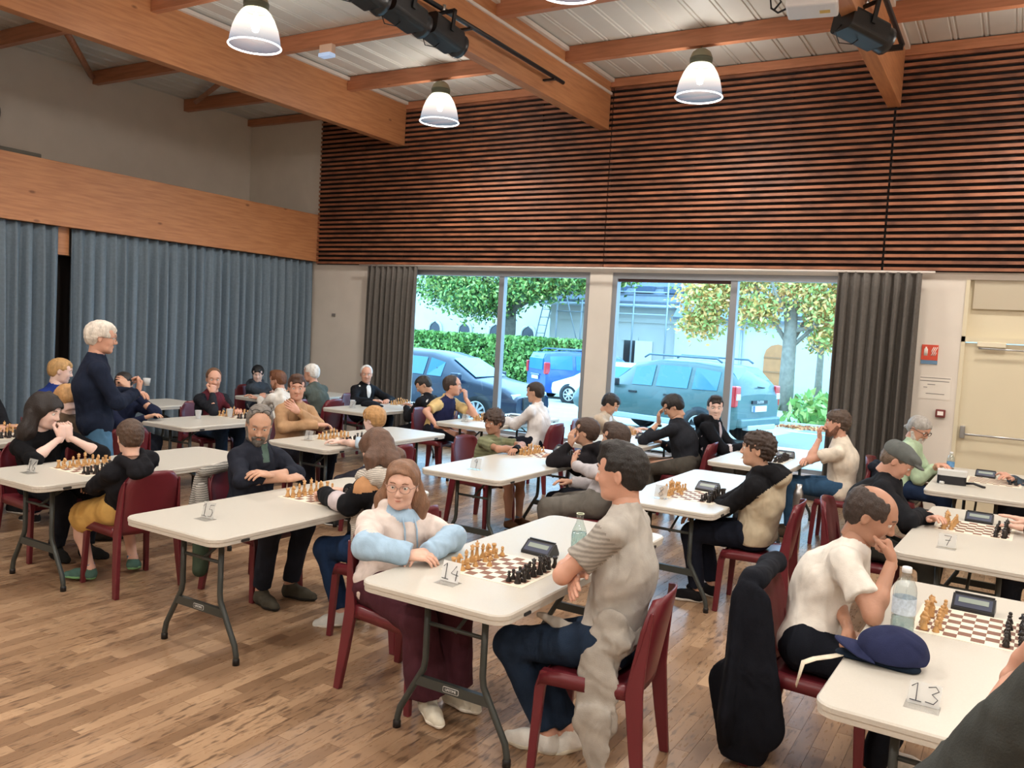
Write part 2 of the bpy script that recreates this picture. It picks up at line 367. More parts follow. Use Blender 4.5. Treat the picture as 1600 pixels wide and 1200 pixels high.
# windows: two double sliding units
M_pane = thin_glass('window_glass', (.93, .98, 1), .05)
for wi, (a, b_, mull) in enumerate([(-8.45, -5.19, -6.66), (-4.85, -1.55, -3.16)]):
    root = MB()
    root.box(a, b_, YW+.02, YW+.14, 2.66, 2.74, M_alu); root.box(a, b_, YW+.02, YW+.14, .31, .37, M_alu)
    root.box(a, a+.07, YW+.02, YW+.14, .37, 2.66, M_alu); root.box(b_-.07, b_, YW+.02, YW+.14, .37, 2.66, M_alu)
    w = root.build('window_%d' % (wi+1)); tag(w, kind='structure')
    MB().box(mull-.045, mull+.045, YW+.03, YW+.13, .37, 2.66, M_alu, bev=.004).build('mullion', w)
    for (p, q) in ((a+.07, mull-.045), (mull+.045, b_-.07)):
        MB().box(p, q, YW+.078, YW+.084, .37, 2.66, M_pane).build('pane', w)
    MB().box(a-.0, b_, YW-.03, YW+.02, .285, .315, mat('sill_white', hexc('c9ccd4'), .5)).build('sill', w)
    if wi == 1: MB().box(a+.07, mull-.045, YW+.06, YW+.1, 2.62, 2.665, mat('dark_red_strip', hexc('4a2a28'), .6)).build('head_strip', w)
# door
M_door = mat('door_paint', hexc('cfc4a8'), .6, noise=(2, .02))
d = MB().box(-.50, .48, YW+.02, YW+.07, .01, 2.02, M_door).build('door_1'); tag(d, kind='structure')
MB().box(.49, 1.46, YW+.02, YW+.07, .01, 2.02, M_door).build('door_leaf', d)
f_ = MB(); f_.box(-.54, -.50, YW-.01, YW+.12, 0, 2.72, M_door); f_.box(1.46, 1.5, YW-.01, YW+.12, 0, 2.72, M_door); f_.box(-.54, 1.5, YW-.01, YW+.12, 2.03, 2.09, M_door); f_.build('door_frame', d)
MB().box(-.50, 1.46, YW+.06, YW+.1, 2.09, 2.72, M_door).build('transom_panel', d)
MB().box(-.46, 1.4, YW+.02, YW+.06, 2.40, 2.72, mat('roller_box', hexc('b5aa94'), .6)).build('roller_box', d)
pb = MB().tube([(-.44, YW-.005, 1.02), (-.42, YW-.06, 1.0), (.42, YW-.06, 1.0)], .012, M_steel, 8).build('push_bar', d)
MB().box(-.47, -.42, YW-.05, YW+.02, .95, 1.09, M_steel, bev=.006).build('latch_case', pb)
cl_ = MB().box(-.38, -.10, YW-.03, YW+.02, 1.98, 2.035, mat('closer_cream', hexc('d8ceb4'), .4), bev=.006).build('door_closer', d)
MB().tube([(-.36, YW-.05, 1.965), (.2, YW-.04, 1.955)], .011, M_steel, 6).build('closer_arm', cl_)
# signs on the white wall
s = MB().box(-.93, -.76, YW-.012, YW, 1.80, 1.975, mat('sign_red', hexc('c8452c'), .5)).build('fire_extinguisher_sign'); tag(s, 'red and white fire extinguisher pictogram sign on white wall left of door', 'sign')
mw = mat('sign_white', hexc('e8e0d8'), .5)
MB().lathe([(0, 0), (.019, 0), (.019, .075), (.008, .088), (.008, .1), (0, .1)], mw, 10, M=Matrix.Translation((-.885, YW-.013, 1.85)) @ Matrix.Diagonal((1, .1, 1, 1))).build('extinguisher_symbol', s)
fm = MB()
for k in range(3): fm.tube([(-.83+k*.018, YW-.0135, 1.85), (-.815+k*.018, YW-.0135, 1.88), (-.825+k*.018, YW-.0135, 1.905), (-.805+k*.018, YW-.0135, 1.95)], .0045, mw, 5)
fm.build('flame_symbol', s)
MB().box(-.93, -.76, YW-.012, YW, 1.755, 1.798, mat('sign_blue', hexc('5f7f9b'), .5)).build('blue_strip', s)
s = MB().box(-.93, -.60, YW-.004, YW, 1.22+.14, 1.62, mat('notice_paper', hexc('d8d0c4'), .8)).build('wall_notice'); tag(s, 'white paper notice with faint lines taped on wall below the fire sign', 'notice')
mk = mat('print_grey', hexc('7b7570'), .8)
for zz, a, b_ in ((1.60, -.92, -.61), (1.565, -.92, -.62), (1.525, -.84, -.76), (1.49, -.88, -.84), (1.42, -.85, -.66)): MB().box(a, b_, YW-.0052, YW-.004, zz-.004, zz+.004, mk).build('print_line', s)
s = MB().box(-.73, -.63, YW-.05, YW, 1.16, 1.25, mat('alarm_red', hexc('6e2a28'), .4), bev=.008).build('fire_alarm_box'); tag(s, 'small dark red manual fire alarm call point on white wall', 'alarm')
MB().box(-.71, -.65, YW-.054, YW-.05, 1.185, 1.23, mw).build('press_panel', s)
o = MB().box(-9.98, -9.90, YW-.012, YW, 1.93, 1.98, mat('switch_grey', hexc('7a7672'), .5), bev=.003).build('wall_switch'); tag(o, 'small grey switch plate on white wall right of the long grey curtains', 'switch')
# alcove objects
o = MB(); o.box(XL-.75, XL-.25, 5.2, 6.05, 3.42, 3.72, mat('duct_grey', hexc('5d5a50'), .6), bev=.01); o = o.build('ventilation_box'); tag(o, 'grey metal ventilation box on ledge above the left timber beam', 'ventilation box')
MB().box(XL-.55, XL-.4, 5.25, 5.42, 3.72, 3.85, mat('duct_grey2', hexc('4d4a42'), .6), bev=.01).build('junction_box', o)
o = MB().lathe([(0, .1), (.12, .1), (.17, .06), (.2, 0)], mat('vent_metal', hexc('6d685c'), .5), 24, M=Matrix.Translation((X0, 6.15, 4.42)) @ Matrix.Rotation(PI/2, 4, 'Y')).build('round_wall_vent'); tag(o, 'round grey metal vent on the upper alcove wall at far left', 'vent')
# curtains
def curtain(x0, y0, x1, y1, z0, z1, pleats, amp, m, label, seed, cen=0):
    r_ = random.Random(seed); n = pleats*10; L_ = math.hypot(x1-x0, y1-y0); ux, uy = (x1-x0)/L_, (y1-y0)/L_; nx, ny = -uy, ux
    ph = [r_.uniform(-.5, .5) for _ in range(pleats+2)]; am = [r_.uniform(.6, 1.15) for _ in range(pleats+2)]
    g = []
    for k in range(13):
        t = k/12; z = z0+(z1-z0)*t; row = []
        for i in range(n+1):
            u = i/n*pleats; j = int(u); fr_ = u-j
            p_ = ph[j]*(1-fr_)+ph[j+1]*fr_; a_ = am[j]*(1-fr_)+am[j+1]*fr_
            a2 = amp*a_*(1-.55*t**6)
            w = math.sin(2*PI*u+p_*1.6*(1-t))+.28*math.sin(4.6*PI*u+p_*5)
            s_ = i/n*L_+.012*math.sin(7*u+t*2)*(1-t)
            row.append((x0+ux*s_+nx*a2*w, y0+uy*s_+ny*a2*w, z))
        g.append(row)
    o = MB().sheet(g, m).build('curtain', norm=False); solidify(o, .004); tag(o, label, 'curtain'); return o
M_cl = mat('curtain_slate', hexc('6a7985'), .6, noise=(30, .08), bump=(350, .15), spec=.25)  # bluish daylight is mixed into the grey of the left-wall cloth
M_cr = mat('curtain_taupe', hexc('5d5853'), .85, noise=(30, .08), bump=(350, .15), spec=.2)
curtain(XL-.09, 6.36, XL-.09, 10.63, .04, 2.84, 27, .075, M_cl, 'long slate grey pleated curtain on left wall, the wide one right of the dark gap', 1)
curtain(XL-.09, 2.2, XL-.09, 6.18, .04, 2.84, 25, .075, M_cl, 'long slate grey pleated curtain at far left, left of the dark gap', 2)
curtain(-9.12, YW-.13, -8.12, YW-.13, .03, 2.78, 9, .055, M_cr, 'gathered taupe curtain at left edge of the window', 3)
curtain(-1.88, YW-.13, -.98, YW-.13, .03, 2.78, 8, .06, M_cr, 'gathered dark taupe curtain between window and fire sign', 4)
o = MB().box(XL-.2, XL-.14, 6.18, 6.36, 2.5, 2.845, M_glulam_y).build('timber_post'); tag(o, 'short orange timber post end showing in gap between the left curtains', 'post')
o = MB().box(XL-.365, XL-.36, 5.9, 6.7, 0, 2.5, M_dark).build('dark_glass_door'); tag(o, 'dark doorway panel behind gap between the left curtains', 'panel')  # flat near-black sheet added so the gap between the curtains shows dark
# hanging lamps
M_bell = None
def lamp_mats():
    m = bpy.data.materials.new('lamp_prismatic_glass'); m.use_nodes = True; nt = m.node_tree; N = nt.nodes; L = nt.links
    for n in list(N): N.remove(n)
    o = N.new('ShaderNodeOutputMaterial'); t = N.new('ShaderNodeBsdfTransparent'); t.inputs[0].default_value = (.95, .95, .95, 1)
    e = N.new('ShaderNodeEmission')
    tc = N.new('ShaderNodeTexCoord'); sp = N.new('ShaderNodeSeparateXYZ'); L.new(tc.outputs['Object'], sp.inputs[0])
    cr = N.new('ShaderNodeValToRGB'); E = cr.color_ramp.elements; E[0].position = .02; E[0].color = (.45, .62, .8, 1); E[1].position = .9; E[1].color = (1, .95, .72, 1); x = E.new(.4); x.color = (.9, .75, .68, 1)
    mr = N.new('ShaderNodeMapRange'); mr.inputs[1].default_value = 0; mr.inputs[2].default_value = .36; L.new(sp.outputs[2], mr.inputs[0]); L.new(mr.outputs[0], cr.inputs[0]); L.new(cr.outputs[0], e.inputs[0])
    st = N.new('ShaderNodeMapRange'); st.inputs[1].default_value = 0; st.inputs[2].default_value = .34; st.inputs[3].default_value = .55; st.inputs[4].default_value = 3.2; L.new(sp.outputs[2], st.inputs[0]); L.new(st.outputs[0], e.inputs[1])
    mx = N.new('ShaderNodeMixShader'); mx.inputs[0].default_value = .48; L.new(t.outputs[0], mx.inputs[1]); L.new(e.outputs[0], mx.inputs[2]); L.new(mx.outputs[0], o.inputs[0])
    return m
M_bell = lamp_mats(); M_rim = mat('lamp_rim', (1, 1, 1), .2, emit=(.9, .97, 1), estr=1.6)
M_lh = mat('lamp_housing', hexc('8f8b74'), .5); M_lc = mat('lamp_collar', hexc('5c6152'), .5)
M_bulb = mat('lamp_bulb', (1, 1, 1), .5, emit=(1, .93, .75), estr=9)
lp = empty('pendant_lamp')
MB().lathe([(.262, 0), (.255, .03), (.245, .09), (.225, .17), (.19, .25), (.15, .31), (.115, .345)], M_bell, 32).build('shade', lp)
MB().tube([(.262*math.cos(2*PI*k/32), .262*math.sin(2*PI*k/32), 0) for k in range(32)], .009, M_rim, 6, closed=True).build('rim', lp)
MB().lathe([(.1, .335), (.118, .345), (.125, .39), (.12, .40), (.128, .405), (.128, .43), (.1, .435)], M_lc, 24).build('collar', lp)
MB().lathe([(.122, .43), (.12, .45), (.10, .495), (.06, .525), (.02, .535), (0, .535)], M_lh, 24).build('housing', lp)
MB().tube([(0, 0, .53), (0, 0, .56)], .008, M_lh, 6).build('hook', lp)
MB().lathe([(0, .13), (.03, .14), (.045, .19), (.04, .26), (.02, .3), (0, .33)], M_bulb, 12).build('bulb', lp)
for c in kids(lp):
    if c.name.split('.')[0] in ('shade', 'bulb'): c.scale = (1, 1, 1.06)
ltree = tree_of(lp)
lab = {(-6.9, 9.3): 'glass bell pendant lamp glowing bluish white, the farther one in the left bay', (-6.9, 6.1): 'glass bell pendant lamp glowing warm yellow, nearest one in the left bay',
       (-3.3, 9.3): 'glass bell pendant lamp glowing warm white in front of the slatted wall', (-3.3, 6.1): 'glass bell pendant lamp cut off by top edge of the picture'}
first = True
for x in (-6.9, -3.3, .3, 3.6):
    for y in (9.3, 6.1, 2.9, -.3, -3.5):
        r = lp if first else copy_tree(ltree); first = False
        r.location = (x, y, 4.605)
        if (x, y) in lab: tag(r, lab[(x, y)], 'lamp', None)
        else: tag(r, 'glass bell pendant lamp hung outside the picture', 'lamp', 'pendant lamps outside the picture')
        l = bpy.data.lights.new('lamp_light', 'SPOT'); l.energy = LAMP_W*10; l.color = LAMP_COL; l.shadow_soft_size = .16; l.spot_size = math.radians(172); l.spot_blend = .6
        lo = bpy.data.objects.new('lamp_light', l); C.objects.link(lo); lo.parent = r; lo.location = (0, 0, -.02)
        l = bpy.data.lights.new('lamp_uplight', 'POINT'); l.energy = LAMP_W*4.4; l.color = LAMP_COL; l.shadow_soft_size = .1
        lo = bpy.data.objects.new('lamp_uplight', l); C.objects.link(lo); lo.parent = r; lo.location = (0, 0, .1)
# emergency light
o = MB().box(-7.5, -7.3, 7.62, 7.69, 5.06, 5.165, mat('em_body', hexc('d8b8a0'), .5), bev=.005).build('emergency_light'); tag(o, 'small white emergency light fixed under joist beside the black spotlights', 'light')
MB().box(-7.49, -7.31, 7.60, 7.70, 5.02, 5.06, mat('em_lens', hexc('9fb6d8'), .3, emit=(.5, .65, .9), estr=.5)).build('lens', o)
# spotlight bar
XP = -4.88; ZP = 4.84
o = MB().tube([(XP, 4.6, ZP), (XP, 9.0, ZP)], .024, M_black, 10).build('lighting_bar'); tag(o, 'long black lighting bar fixed along side of the ceiling beam', 'pipe')
for yy in (5.2, 7.0, 8.75): MB().box(XP-.13, XP+.02, yy-.02, yy+.02, ZP-.04, ZP-.02, M_black).build('bracket', o)
sp = empty('stage_spotlight')
b_ = MB(); b_.prism(rrect(-.13, .13, -.1, .1, .05), -.2, .2, M_black, axis='y'); b_.build('housing', sp)
MB().lathe([(.105, 0), (.115, .05), (.118, .09), (.1, .09), (.095, .02), (0, .02)], mat('spot_front', hexc('15171b'), .35), 16, M=Matrix.Translation((0, .2, 0)) @ Matrix.Rotation(-PI/2, 4, 'X')).build('lens_barrel', sp)
MB().lathe([(0, 0), (.09, 0), (.09, .004), (0, .004)], mat('spot_glass', hexc('05060a'), .08), 16, M=Matrix.Translation((0, .225, 0)) @ Matrix.Rotation(-PI/2, 4, 'X')).build('lens', sp)
y_ = MB(); y_.box(-.15, -.135, -.02, .02, 0, .2, M_black); y_.box(.135, .15, -.02, .02, 0, .2, M_black); y_.box(-.15, .15, -.02, .02, .19, .205, M_black); y_.tube([(0, 0, .2), (0, 0, .27)], .018, M_steel, 8); y_.build('yoke', sp)
MB().tube([(.0, -.2, -.05), (.02, -.26, -.14), (.0, -.18, -.2), (.0, -.05, -.16), (0, .0, -.1)], .005, M_black, 5).build('cable', sp)
st = tree_of(sp)
for k, yy in enumerate((6.5, 5.92, 5.34, 4.76)):
    r = sp if k == 0 else copy_tree(st)
    r.location = (XP+.02, yy, ZP-.235); r.rotation_euler = (math.radians(-8), 0, math.radians(-4))
    tag(r, ['black stage spotlight on the lighting bar, lowest of the row of four', 'black stage spotlight on the lighting bar, second from the lower end', 'black stage spotlight on the lighting bar, third from the lower end', 'black stage spotlight on the lighting bar, at top edge of the picture'][k], 'spotlight')
r = copy_tree(st); r.location = (-1.36, 7.75, 4.60); r.rotation_euler = (math.radians(-12), 0, math.radians(-38)); tag(r, 'single black stage spotlight below the white projector', 'spotlight')
o = MB().tube([(-1.2, 6.0, 4.87), (-1.2, 9.1, 4.87)], .026, M_black, 8).build('lighting_bar'); tag(o, 'short black lighting bar beside the projector beam', 'pipe')
MB().box(-1.37, -1.18, 9.02, 9.06, 4.80, 4.85, M_black).build('bracket', o)
M_proj = mat('projector_white', hexc('d5d6d8'), .4)
pj = MB(); pj.box(-.2, .2, -.16, .16, -.055, .055, M_proj, bev=.02); pj = pj.build('projector', loc=(-1.66, 7.25, 4.66), rz=.15); tag(pj, 'white projector mounted under ceiling beam at top right', 'projector')
MB().lathe([(0, 0), (.04, 0), (.045, -.03), (0, -.03)], M_black, 14, M=Matrix.Translation((-.12, .16, 0)) @ Matrix.Rotation(PI/2, 4, 'X')).build('lens', pj)
MB().box(.06, .14, -.02, .04, -.058, -.055, mat('sticker_yellow', hexc('c9a53a'), .5)).build('warning_sticker', pj)
MB().tube([(.1, 0, .05), (.12, 0, .5)], .02, M_steel, 8).build('mount_arm', pj)
MB().tube([(-.2, .02, 0), (-.27, .02, -.03), (-.33, .04, .02), (-.34, .02, .1), (-.28, 0, .12), (-.25, 0, .05), (-.3, .02, .0)], .009, M_black, 6).build('cable_loop', pj)
# ------------------------------------------------------------------ outside
M_tar = mat('car_park_ground', hexc('a8a498'), .9, noise=(1.5, .06)); M_tar2 = mat('asphalt', hexc('777a7c'), .9, noise=(6, .06))
def gz(y): return -.06-.034*max(0, y-13)
g = MB().sheet([[(-80, y, gz(y)), (50, y, gz(y))] for y in (YW+.3, 13, 20, 30, 50, 90)], M_tar, smooth=False).build('ground_outside'); tag(g, kind='structure')
o = MB().sheet([[(-4.8, y, gz(y)+.012), (9, y, gz(y)+.012)] for y in (17.5, 20, 25)], M_tar2, smooth=False).build('asphalt_lane'); tag(o, kind='structure')
M_line = mat('road_line', hexc('d8d8d4'), .8)
o = MB().box(-5.0, 3, 22.6, 22.72, gz(22.6)+.01, gz(22.6)+.02, M_line).build('white_parking_line'); tag(o, 'white painted parking line on ground behind the grey SUV', 'line')
o = MB().box(-5.6, 8, 25.0, 25.25, gz(25)-.02, gz(25)+.12, mat('kerb_stone', hexc('b0aea6'), .9), bev=.02).build('stone_kerb'); tag(o, 'pale stone kerb edging the planted bed outside', 'kerb')
def leafblob(n, boxes, size, cols, seed, flat=0.):
    r_ = np.random.default_rng(seed); P = []
    for (c, r, w) in boxes:
        m = int(n*w); d = r_.normal(size=(m, 3)); d /= np.linalg.norm(d, axis=1)[:, None]; P.append(np.array(c)+d*np.array(r)*np.minimum(1.45, np.abs(r_.normal(.62, .33, (m, 1)))))
    P = np.concatenate(P); m = len(P); a = r_.normal(size=(m, 3)); a /= np.linalg.norm(a, axis=1)[:, None]; b = np.cross(a, r_.normal(size=(m, 3))); b /= np.linalg.norm(b, axis=1)[:, None]
    s = size*r_.uniform(.6, 1.3, (m, 1)); V = np.stack([P+a*s, P+b*s*.5, P-a*s, P-b*s*.5], 1).reshape(-1, 3); Q = np.arange(4*m).reshape(-1, 4)
    return V, Q, r_.integers(0, len(cols), m)
def leaf_obj(name, parent, n, boxes, size, cols, seed):
    V, Q, mi = leafblob(n, boxes, size, cols, seed); return tag(link(name, np_mesh(name, V, Q, [mat('leaf_'+c, hexc(c), .6) for c in cols], mi, smooth=False), parent), kind='stuff')
def blobbox(x0, x1, y0, y1, z0, z1, n):
    r_ = random.Random(5); return [((r_.uniform(x0, x1), r_.uniform(y0, y1), r_.uniform(z0, z1)), (.9, .5, .55), 1/n) for _ in range(n)]
# hedge
hd = empty('clipped_hedge', (-18, 31, 0), 0, 'long clipped green hedge behind the parked cars', 'hedge')
def hbox(x0, x1, y0, y1, h, n, seed):
    r_ = np.random.default_rng(seed); m = n; P = np.stack([r_.uniform(x0, x1, m), r_.uniform(y0, y1, m), r_.uniform(0, h, m)], 1)
    f = r_.integers(0, 3, m); P[f == 0, 1] = y0+r_.uniform(0, .2, (f == 0).sum()); P[f == 1, 2] = h-r_.uniform(0, .25, (f == 1).sum()); return P
P = hbox(-32, -14.6, 31, 32.5, 2.3, 26000, 3)-np.array((-18, 31, .72)); r_ = np.random.default_rng(4); m = len(P); a = r_.normal(size=(m, 3)); a /= np.linalg.norm(a, axis=1)[:, None]; b = np.cross(a, r_.normal(size=(m, 3))); b /= np.linalg.norm(b, axis=1)[:, None]; s = .12*r_.uniform(.6, 1.3, (m, 1))
V = np.stack([P+a*s, P+b*s*.6, P-a*s, P-b*s*.6], 1).reshape(-1, 3); cols = ['5d8a3c', '7aa34e', '40692c', '8fb260']
tag(link('hedge_leaves', np_mesh('hedge_leaves', V, np.arange(4*m).reshape(-1, 4), [mat('leaf_'+c, hexc(c), .6) for c in cols], r_.integers(0, 4, m), smooth=False), hd), kind='stuff')
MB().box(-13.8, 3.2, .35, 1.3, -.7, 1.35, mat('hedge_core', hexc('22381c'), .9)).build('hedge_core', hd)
# trees
def tree(name, label, x, y, h, r, trunks, cols, n, seed, crown, bark='6a6458', lsize=.16):
    t = empty(name, (x, y, 0), 0, label, 'tree'); tb = MB(); M_b = mat('bark_'+bark, hexc(bark), .9, noise=(8, .2)); rr = random.Random(seed)
    for (dx, dy, r0) in trunks:
        top = Vector((dx*1.5, dy, h*.55)); tb.tube([(dx, dy, -.1), (dx*1.1, dy, h*.3), tuple(top)], r0, M_b, 10, r2=r0*.7)
        for k in range(9):
            a = rr.uniform(0, 2*PI); e = Vector((math.cos(a)*r*rr.uniform(.5, .9), math.sin(a)*r*.7, h*rr.uniform(.55, 1.0))); st_ = Vector((dx*1.2, dy, h*rr.uniform(.28, .55))); mid = st_.lerp(e, .5)+Vector((0, 0, -.3)); tb.tube([tuple(st_), tuple(mid), tuple(e)], r0*.32, M_b, 6, r2=.02)
    tb.build('trunk', t); leaf_obj('leaves', t, n, crown, lsize, cols, seed)
tree('broad_green_tree', 'large green-leaved tree seen in the left window above the hedge', -20.6, 34, 8, 4, [(0, 0, .42)], ['3f6b2e', '5c8a3c', '7fa048', '2f5426', 'a8b05a', '98b060'], 26000, 8,
     [((-1.2, -.6, 3.3), (1.9, 1.5, 1.0), .25), ((-3.6, 0, 3.9), (1.8, 1.5, 1.1), .14), ((1.4, -.6, 3.9), (1.8, 1.5, .8), .17), ((3.9, -.6, 4.3), (1.9, 1.4, .75), .15), ((5.8, -.6, 4.6), (1.4, 1.2, .55), .08), ((0, 0, 5.6), (5, 2.5, 1.3), .21)], lsize=.11)
tree('autumn_tree', 'tree with yellow and orange autumn leaves right of the grey SUV', -5.9, 26.2, 5.8, 2.4, [(0, 0, .24)], ['d9ac54', 'e0bf74', 'cf9c55', 'a3b060', 'c4c46c', '8aa356', 'dc9f5c'], 15000, 12,
     [((-2.4, -.4, 3.3), (1.05, .9, .75), .2), ((-2.7, -.3, 2.4), (.75, .6, .5), .08), ((-1.6, 0, 3.9), (1.3, 1.0, .6), .15), ((-.9, -.4, 2.9), (.8, .7, .6), .11), ((.2, -.2, 3.6), (.9, .8, .55), .1), ((1.1, 0, 3.0), (.9, .8, .6), .11), ((1.5, 0, 2.2), (.8, .7, .5), .09), ((1.4, 0, 3.9), (1.1, .9, .5), .08), ((-.3, 0, 4.7), (2.6, 1.5, .5), .08)], bark='8d8578', lsize=.085)
for i, (x, y, lab) in enumerate([(-5.6, 29.5, 'slim young tree with two bare lower stems, left one by the wall'), (-4.4, 30.2, 'slim young tree by the wall nearest the dark curtain')]):
    tree('young_tree', lab, x, y, 4.2, .9, [(0, 0, .13)], ['8fa04a', 'd9a23c', '6f8c3e'], 2000, 30+i, [((0, 0, 2.4), (.7, .6, .7), .6), ((0, 0, 3.4), (.9, .7, .6), .4)], bark='8d8578', lsize=.08)
r_ = np.random.default_rng(9)
leaf_obj('grass_bed', None, 9000, [((-5.0+k*1.1, 27.4+.8*(k % 2), -.15), (1.0, 2.0, .55), 1/9) for k in range(9)], .17, ['7aa34e', '9ab860', '5d8a3c', 'b0b868'], 5)
tag(bpy.data.objects['grass_bed'], 'tall green grass and low plants in the bed beneath the autumn tree', 'plants')
leaf_obj('fallen_leaves', None, 700, [((-4.6, 24.4, gz(24.4)+.05), (1.2, .4, .03), 1.)], .07, ['c07a4a', 'b5603c', 'd0955a'], 6); tag(bpy.data.objects['fallen_leaves'], 'brown fallen leaves along the kerb', 'leaves')
# pale buildings
M_bw2 = mat('rendered_facade', hexc('bdbcb6'), .9, noise=(.8, .05)); M_roof = mat('slate_roof', hexc('6d7683'), .7, noise=(3, .1)); M_win = mat('dark_window', hexc('20262e'), .15); M_gut = mat('zinc_gutter', hexc('9aa4ac'), .4, metal=.5)
bA = empty('arched_building', (-26.5, 44, 0), 0, 'long white building with arched windows behind the hedge and green tree', 'building')
MB().box(-14, 6.2, 0, 6, -1.2, 5.6, M_bw2).build('wall', bA)
for i, x in enumerate(np.arange(-12.5, 5, 2.3)):
    pts = [(x-.5, .3)]+[(x-.5*math.cos(a), 1.65+.5*math.sin(a)) for a in np.linspace(0, PI, 9)]+[(x+.5, .3)]
    w = MB().prism(pts, -.06, .02, M_win, axis='y').build('arched_window', bA); MB().tube([(p[0], -.08, p[1]) for p in pts], .09, M_bw2, 6).build('surround', w)
MB().prism([(-.5, 5.5), (6.5, 5.5), (3, 8.6)], -14.4, 6.4, M_roof, axis='x').build('roof', bA)
MB().box(-14, 6.2, -.08, .02, 4.6, 4.8, M_bw2).build('cornice', bA)
bB = empty('gabled_building', (-16.4, 37, -2.0), .0, 'white rendered building with blue-grey tiled roof and scaffolding in the middle window', 'building')
MB().box(-3.6, 3.2, 0, 5, .5, 5.4, M_bw2).build('wall', bB)
rf = MB(); rf.sheet([[(-3.8, -.5, 5.35), (3.4, -.5, 5.35)], [(-3.8, 4, 9.4), (3.4, 4, 9.4)]], M_roof, smooth=False); rf = solidify(rf.build('roof', bB, norm=False), .15)
tl = MB()
for k in range(11):
    t = k/11; tl.box(-3.8, 3.4, -.5+4.5*t-.03, -.5+4.5*t+.05, 5.45+4.05*t, 5.53+4.05*t, M_roof)
for k in range(5):
    for j in range(5):
        t = (k*2+1)/11; x = -3.5+j*1.45+(.6 if k % 2 else 0)
        if x < 2.5: tl.box(x, x+.9, -.5+4.5*t-.05, -.5+4.5*t+.38, 5.58+4.05*t, 5.70+4.05*t+.18, mat('roof_tile_dark', hexc('4f5f78'), .5))
tag(tl.build('tile_courses', rf), kind='stuff')
MB().tube([(-3.8, -.6, 5.3), (3.4, -.6, 5.3)], .09, M_gut, 8).build('gutter', bB); MB().box(-3.6, 3.2, -.10, 0, 4.55, 4.75, M_bw2).build('cornice', bB)
for (x, z0, z1, w) in ((.75, 2.5, 3.7, .6),):
    a = MB().box(x-w/2, x+w/2, -.03, .02, z0, z1, M_win).build('window', bB); MB().box(x-w/2-.12, x+w/2+.12, -.08, .0, z1, z1+.16, M_bw2).build('lintel', a)
    MB().box(x+w/2, x+w/2+.85, -.10, -.04, z0, z1, mat('shutter_white', hexc('e2e2dc'), .6)).build('shutter', a)
MB().box(2.1, 2.4, -.03, .02, 2.5, 2.75, M_win).build('vent_window', bB)
MB().tube([(3.1, -.1, .8), (3.1, -.1, 5.3)], .05, M_gut, 8).build('downpipe', bB)
sc = empty('scaffolding', (-16.0, 35.6, -2.0), .0, 'light blue-grey scaffolding poles before the white building', 'scaffolding')
for x in (-2.9, -1.6, 1.0, 2.6): MB().tube([(x, 0, .9), (x, 0, 8.3)], .04, M_gut, 6).build('standard', sc)
for z in (2.6, 4.9, 5.9, 7.3): MB().tube([(-2.9, 0, z), (2.6, 0, z)], .035, M_gut, 6).build('ledger', sc)
MB().tube([(-1.6, 0, 3.0), (-2.9, 0, 7)], .03, M_gut, 6).build('diagonal', sc)
lad = empty('ladder', (-20.9, 36.6, -1.6), .1, 'pale ladder leaning towards the white building', 'ladder')
for s_ in (0, .45): MB().tube([(s_, 0, 1.6), (s_+.7, .6, 6.4)], .035, M_gut, 6).build('rail', lad)
for k in range(12): t = k/11; MB().tube([(.7*t, .6*t, 1.8+4.4*t), (.45+.7*t, .6*t, 1.8+4.4*t)], .018, M_gut, 5).build('rung', lad)
bC = empty('white_wall_building', (-5.5, 36, -1.2), 0, 'white walled outbuilding with orange wooden door behind the autumn tree', 'building')
MB().box(-7.6, 14, 0, 5, -.2, 4.1, M_bw2).build('wall', bC); rc_ = MB(); rc_.sheet([[(-7.6, -.4, 4.0), (14.3, -.4, 4.0)], [(-7.6, 3, 6.8), (14.3, 3, 6.8)]], M_roof, smooth=False); solidify(rc_.build('roof', bC, norm=False), .15)
M_od = mat('orange_door_wood', hexc('b8794a'), .6, noise=(5, .1)); pts = [(-3.6, .2), (-3.6, 2.6)]+[(-3.05-.55*math.cos(a), 2.6+.5*math.sin(a)) for a in np.linspace(0, PI, 7)]+[(-2.5, .2)]
d = MB().prism(pts, -.06, .02, M_od, axis='y').build('arched_door', bC)
for k in range(4): MB().box(-3.6, -2.5, -.09, -.06, .7+.6*k, .76+.6*k, mat('door_rail', hexc('9a6a44'), .6)).build('door_rail', d)
MB().tube([(-4.6, -.1, 0), (-4.6, -.1, 4)], .05, M_gut, 8).build('downpipe', bC)
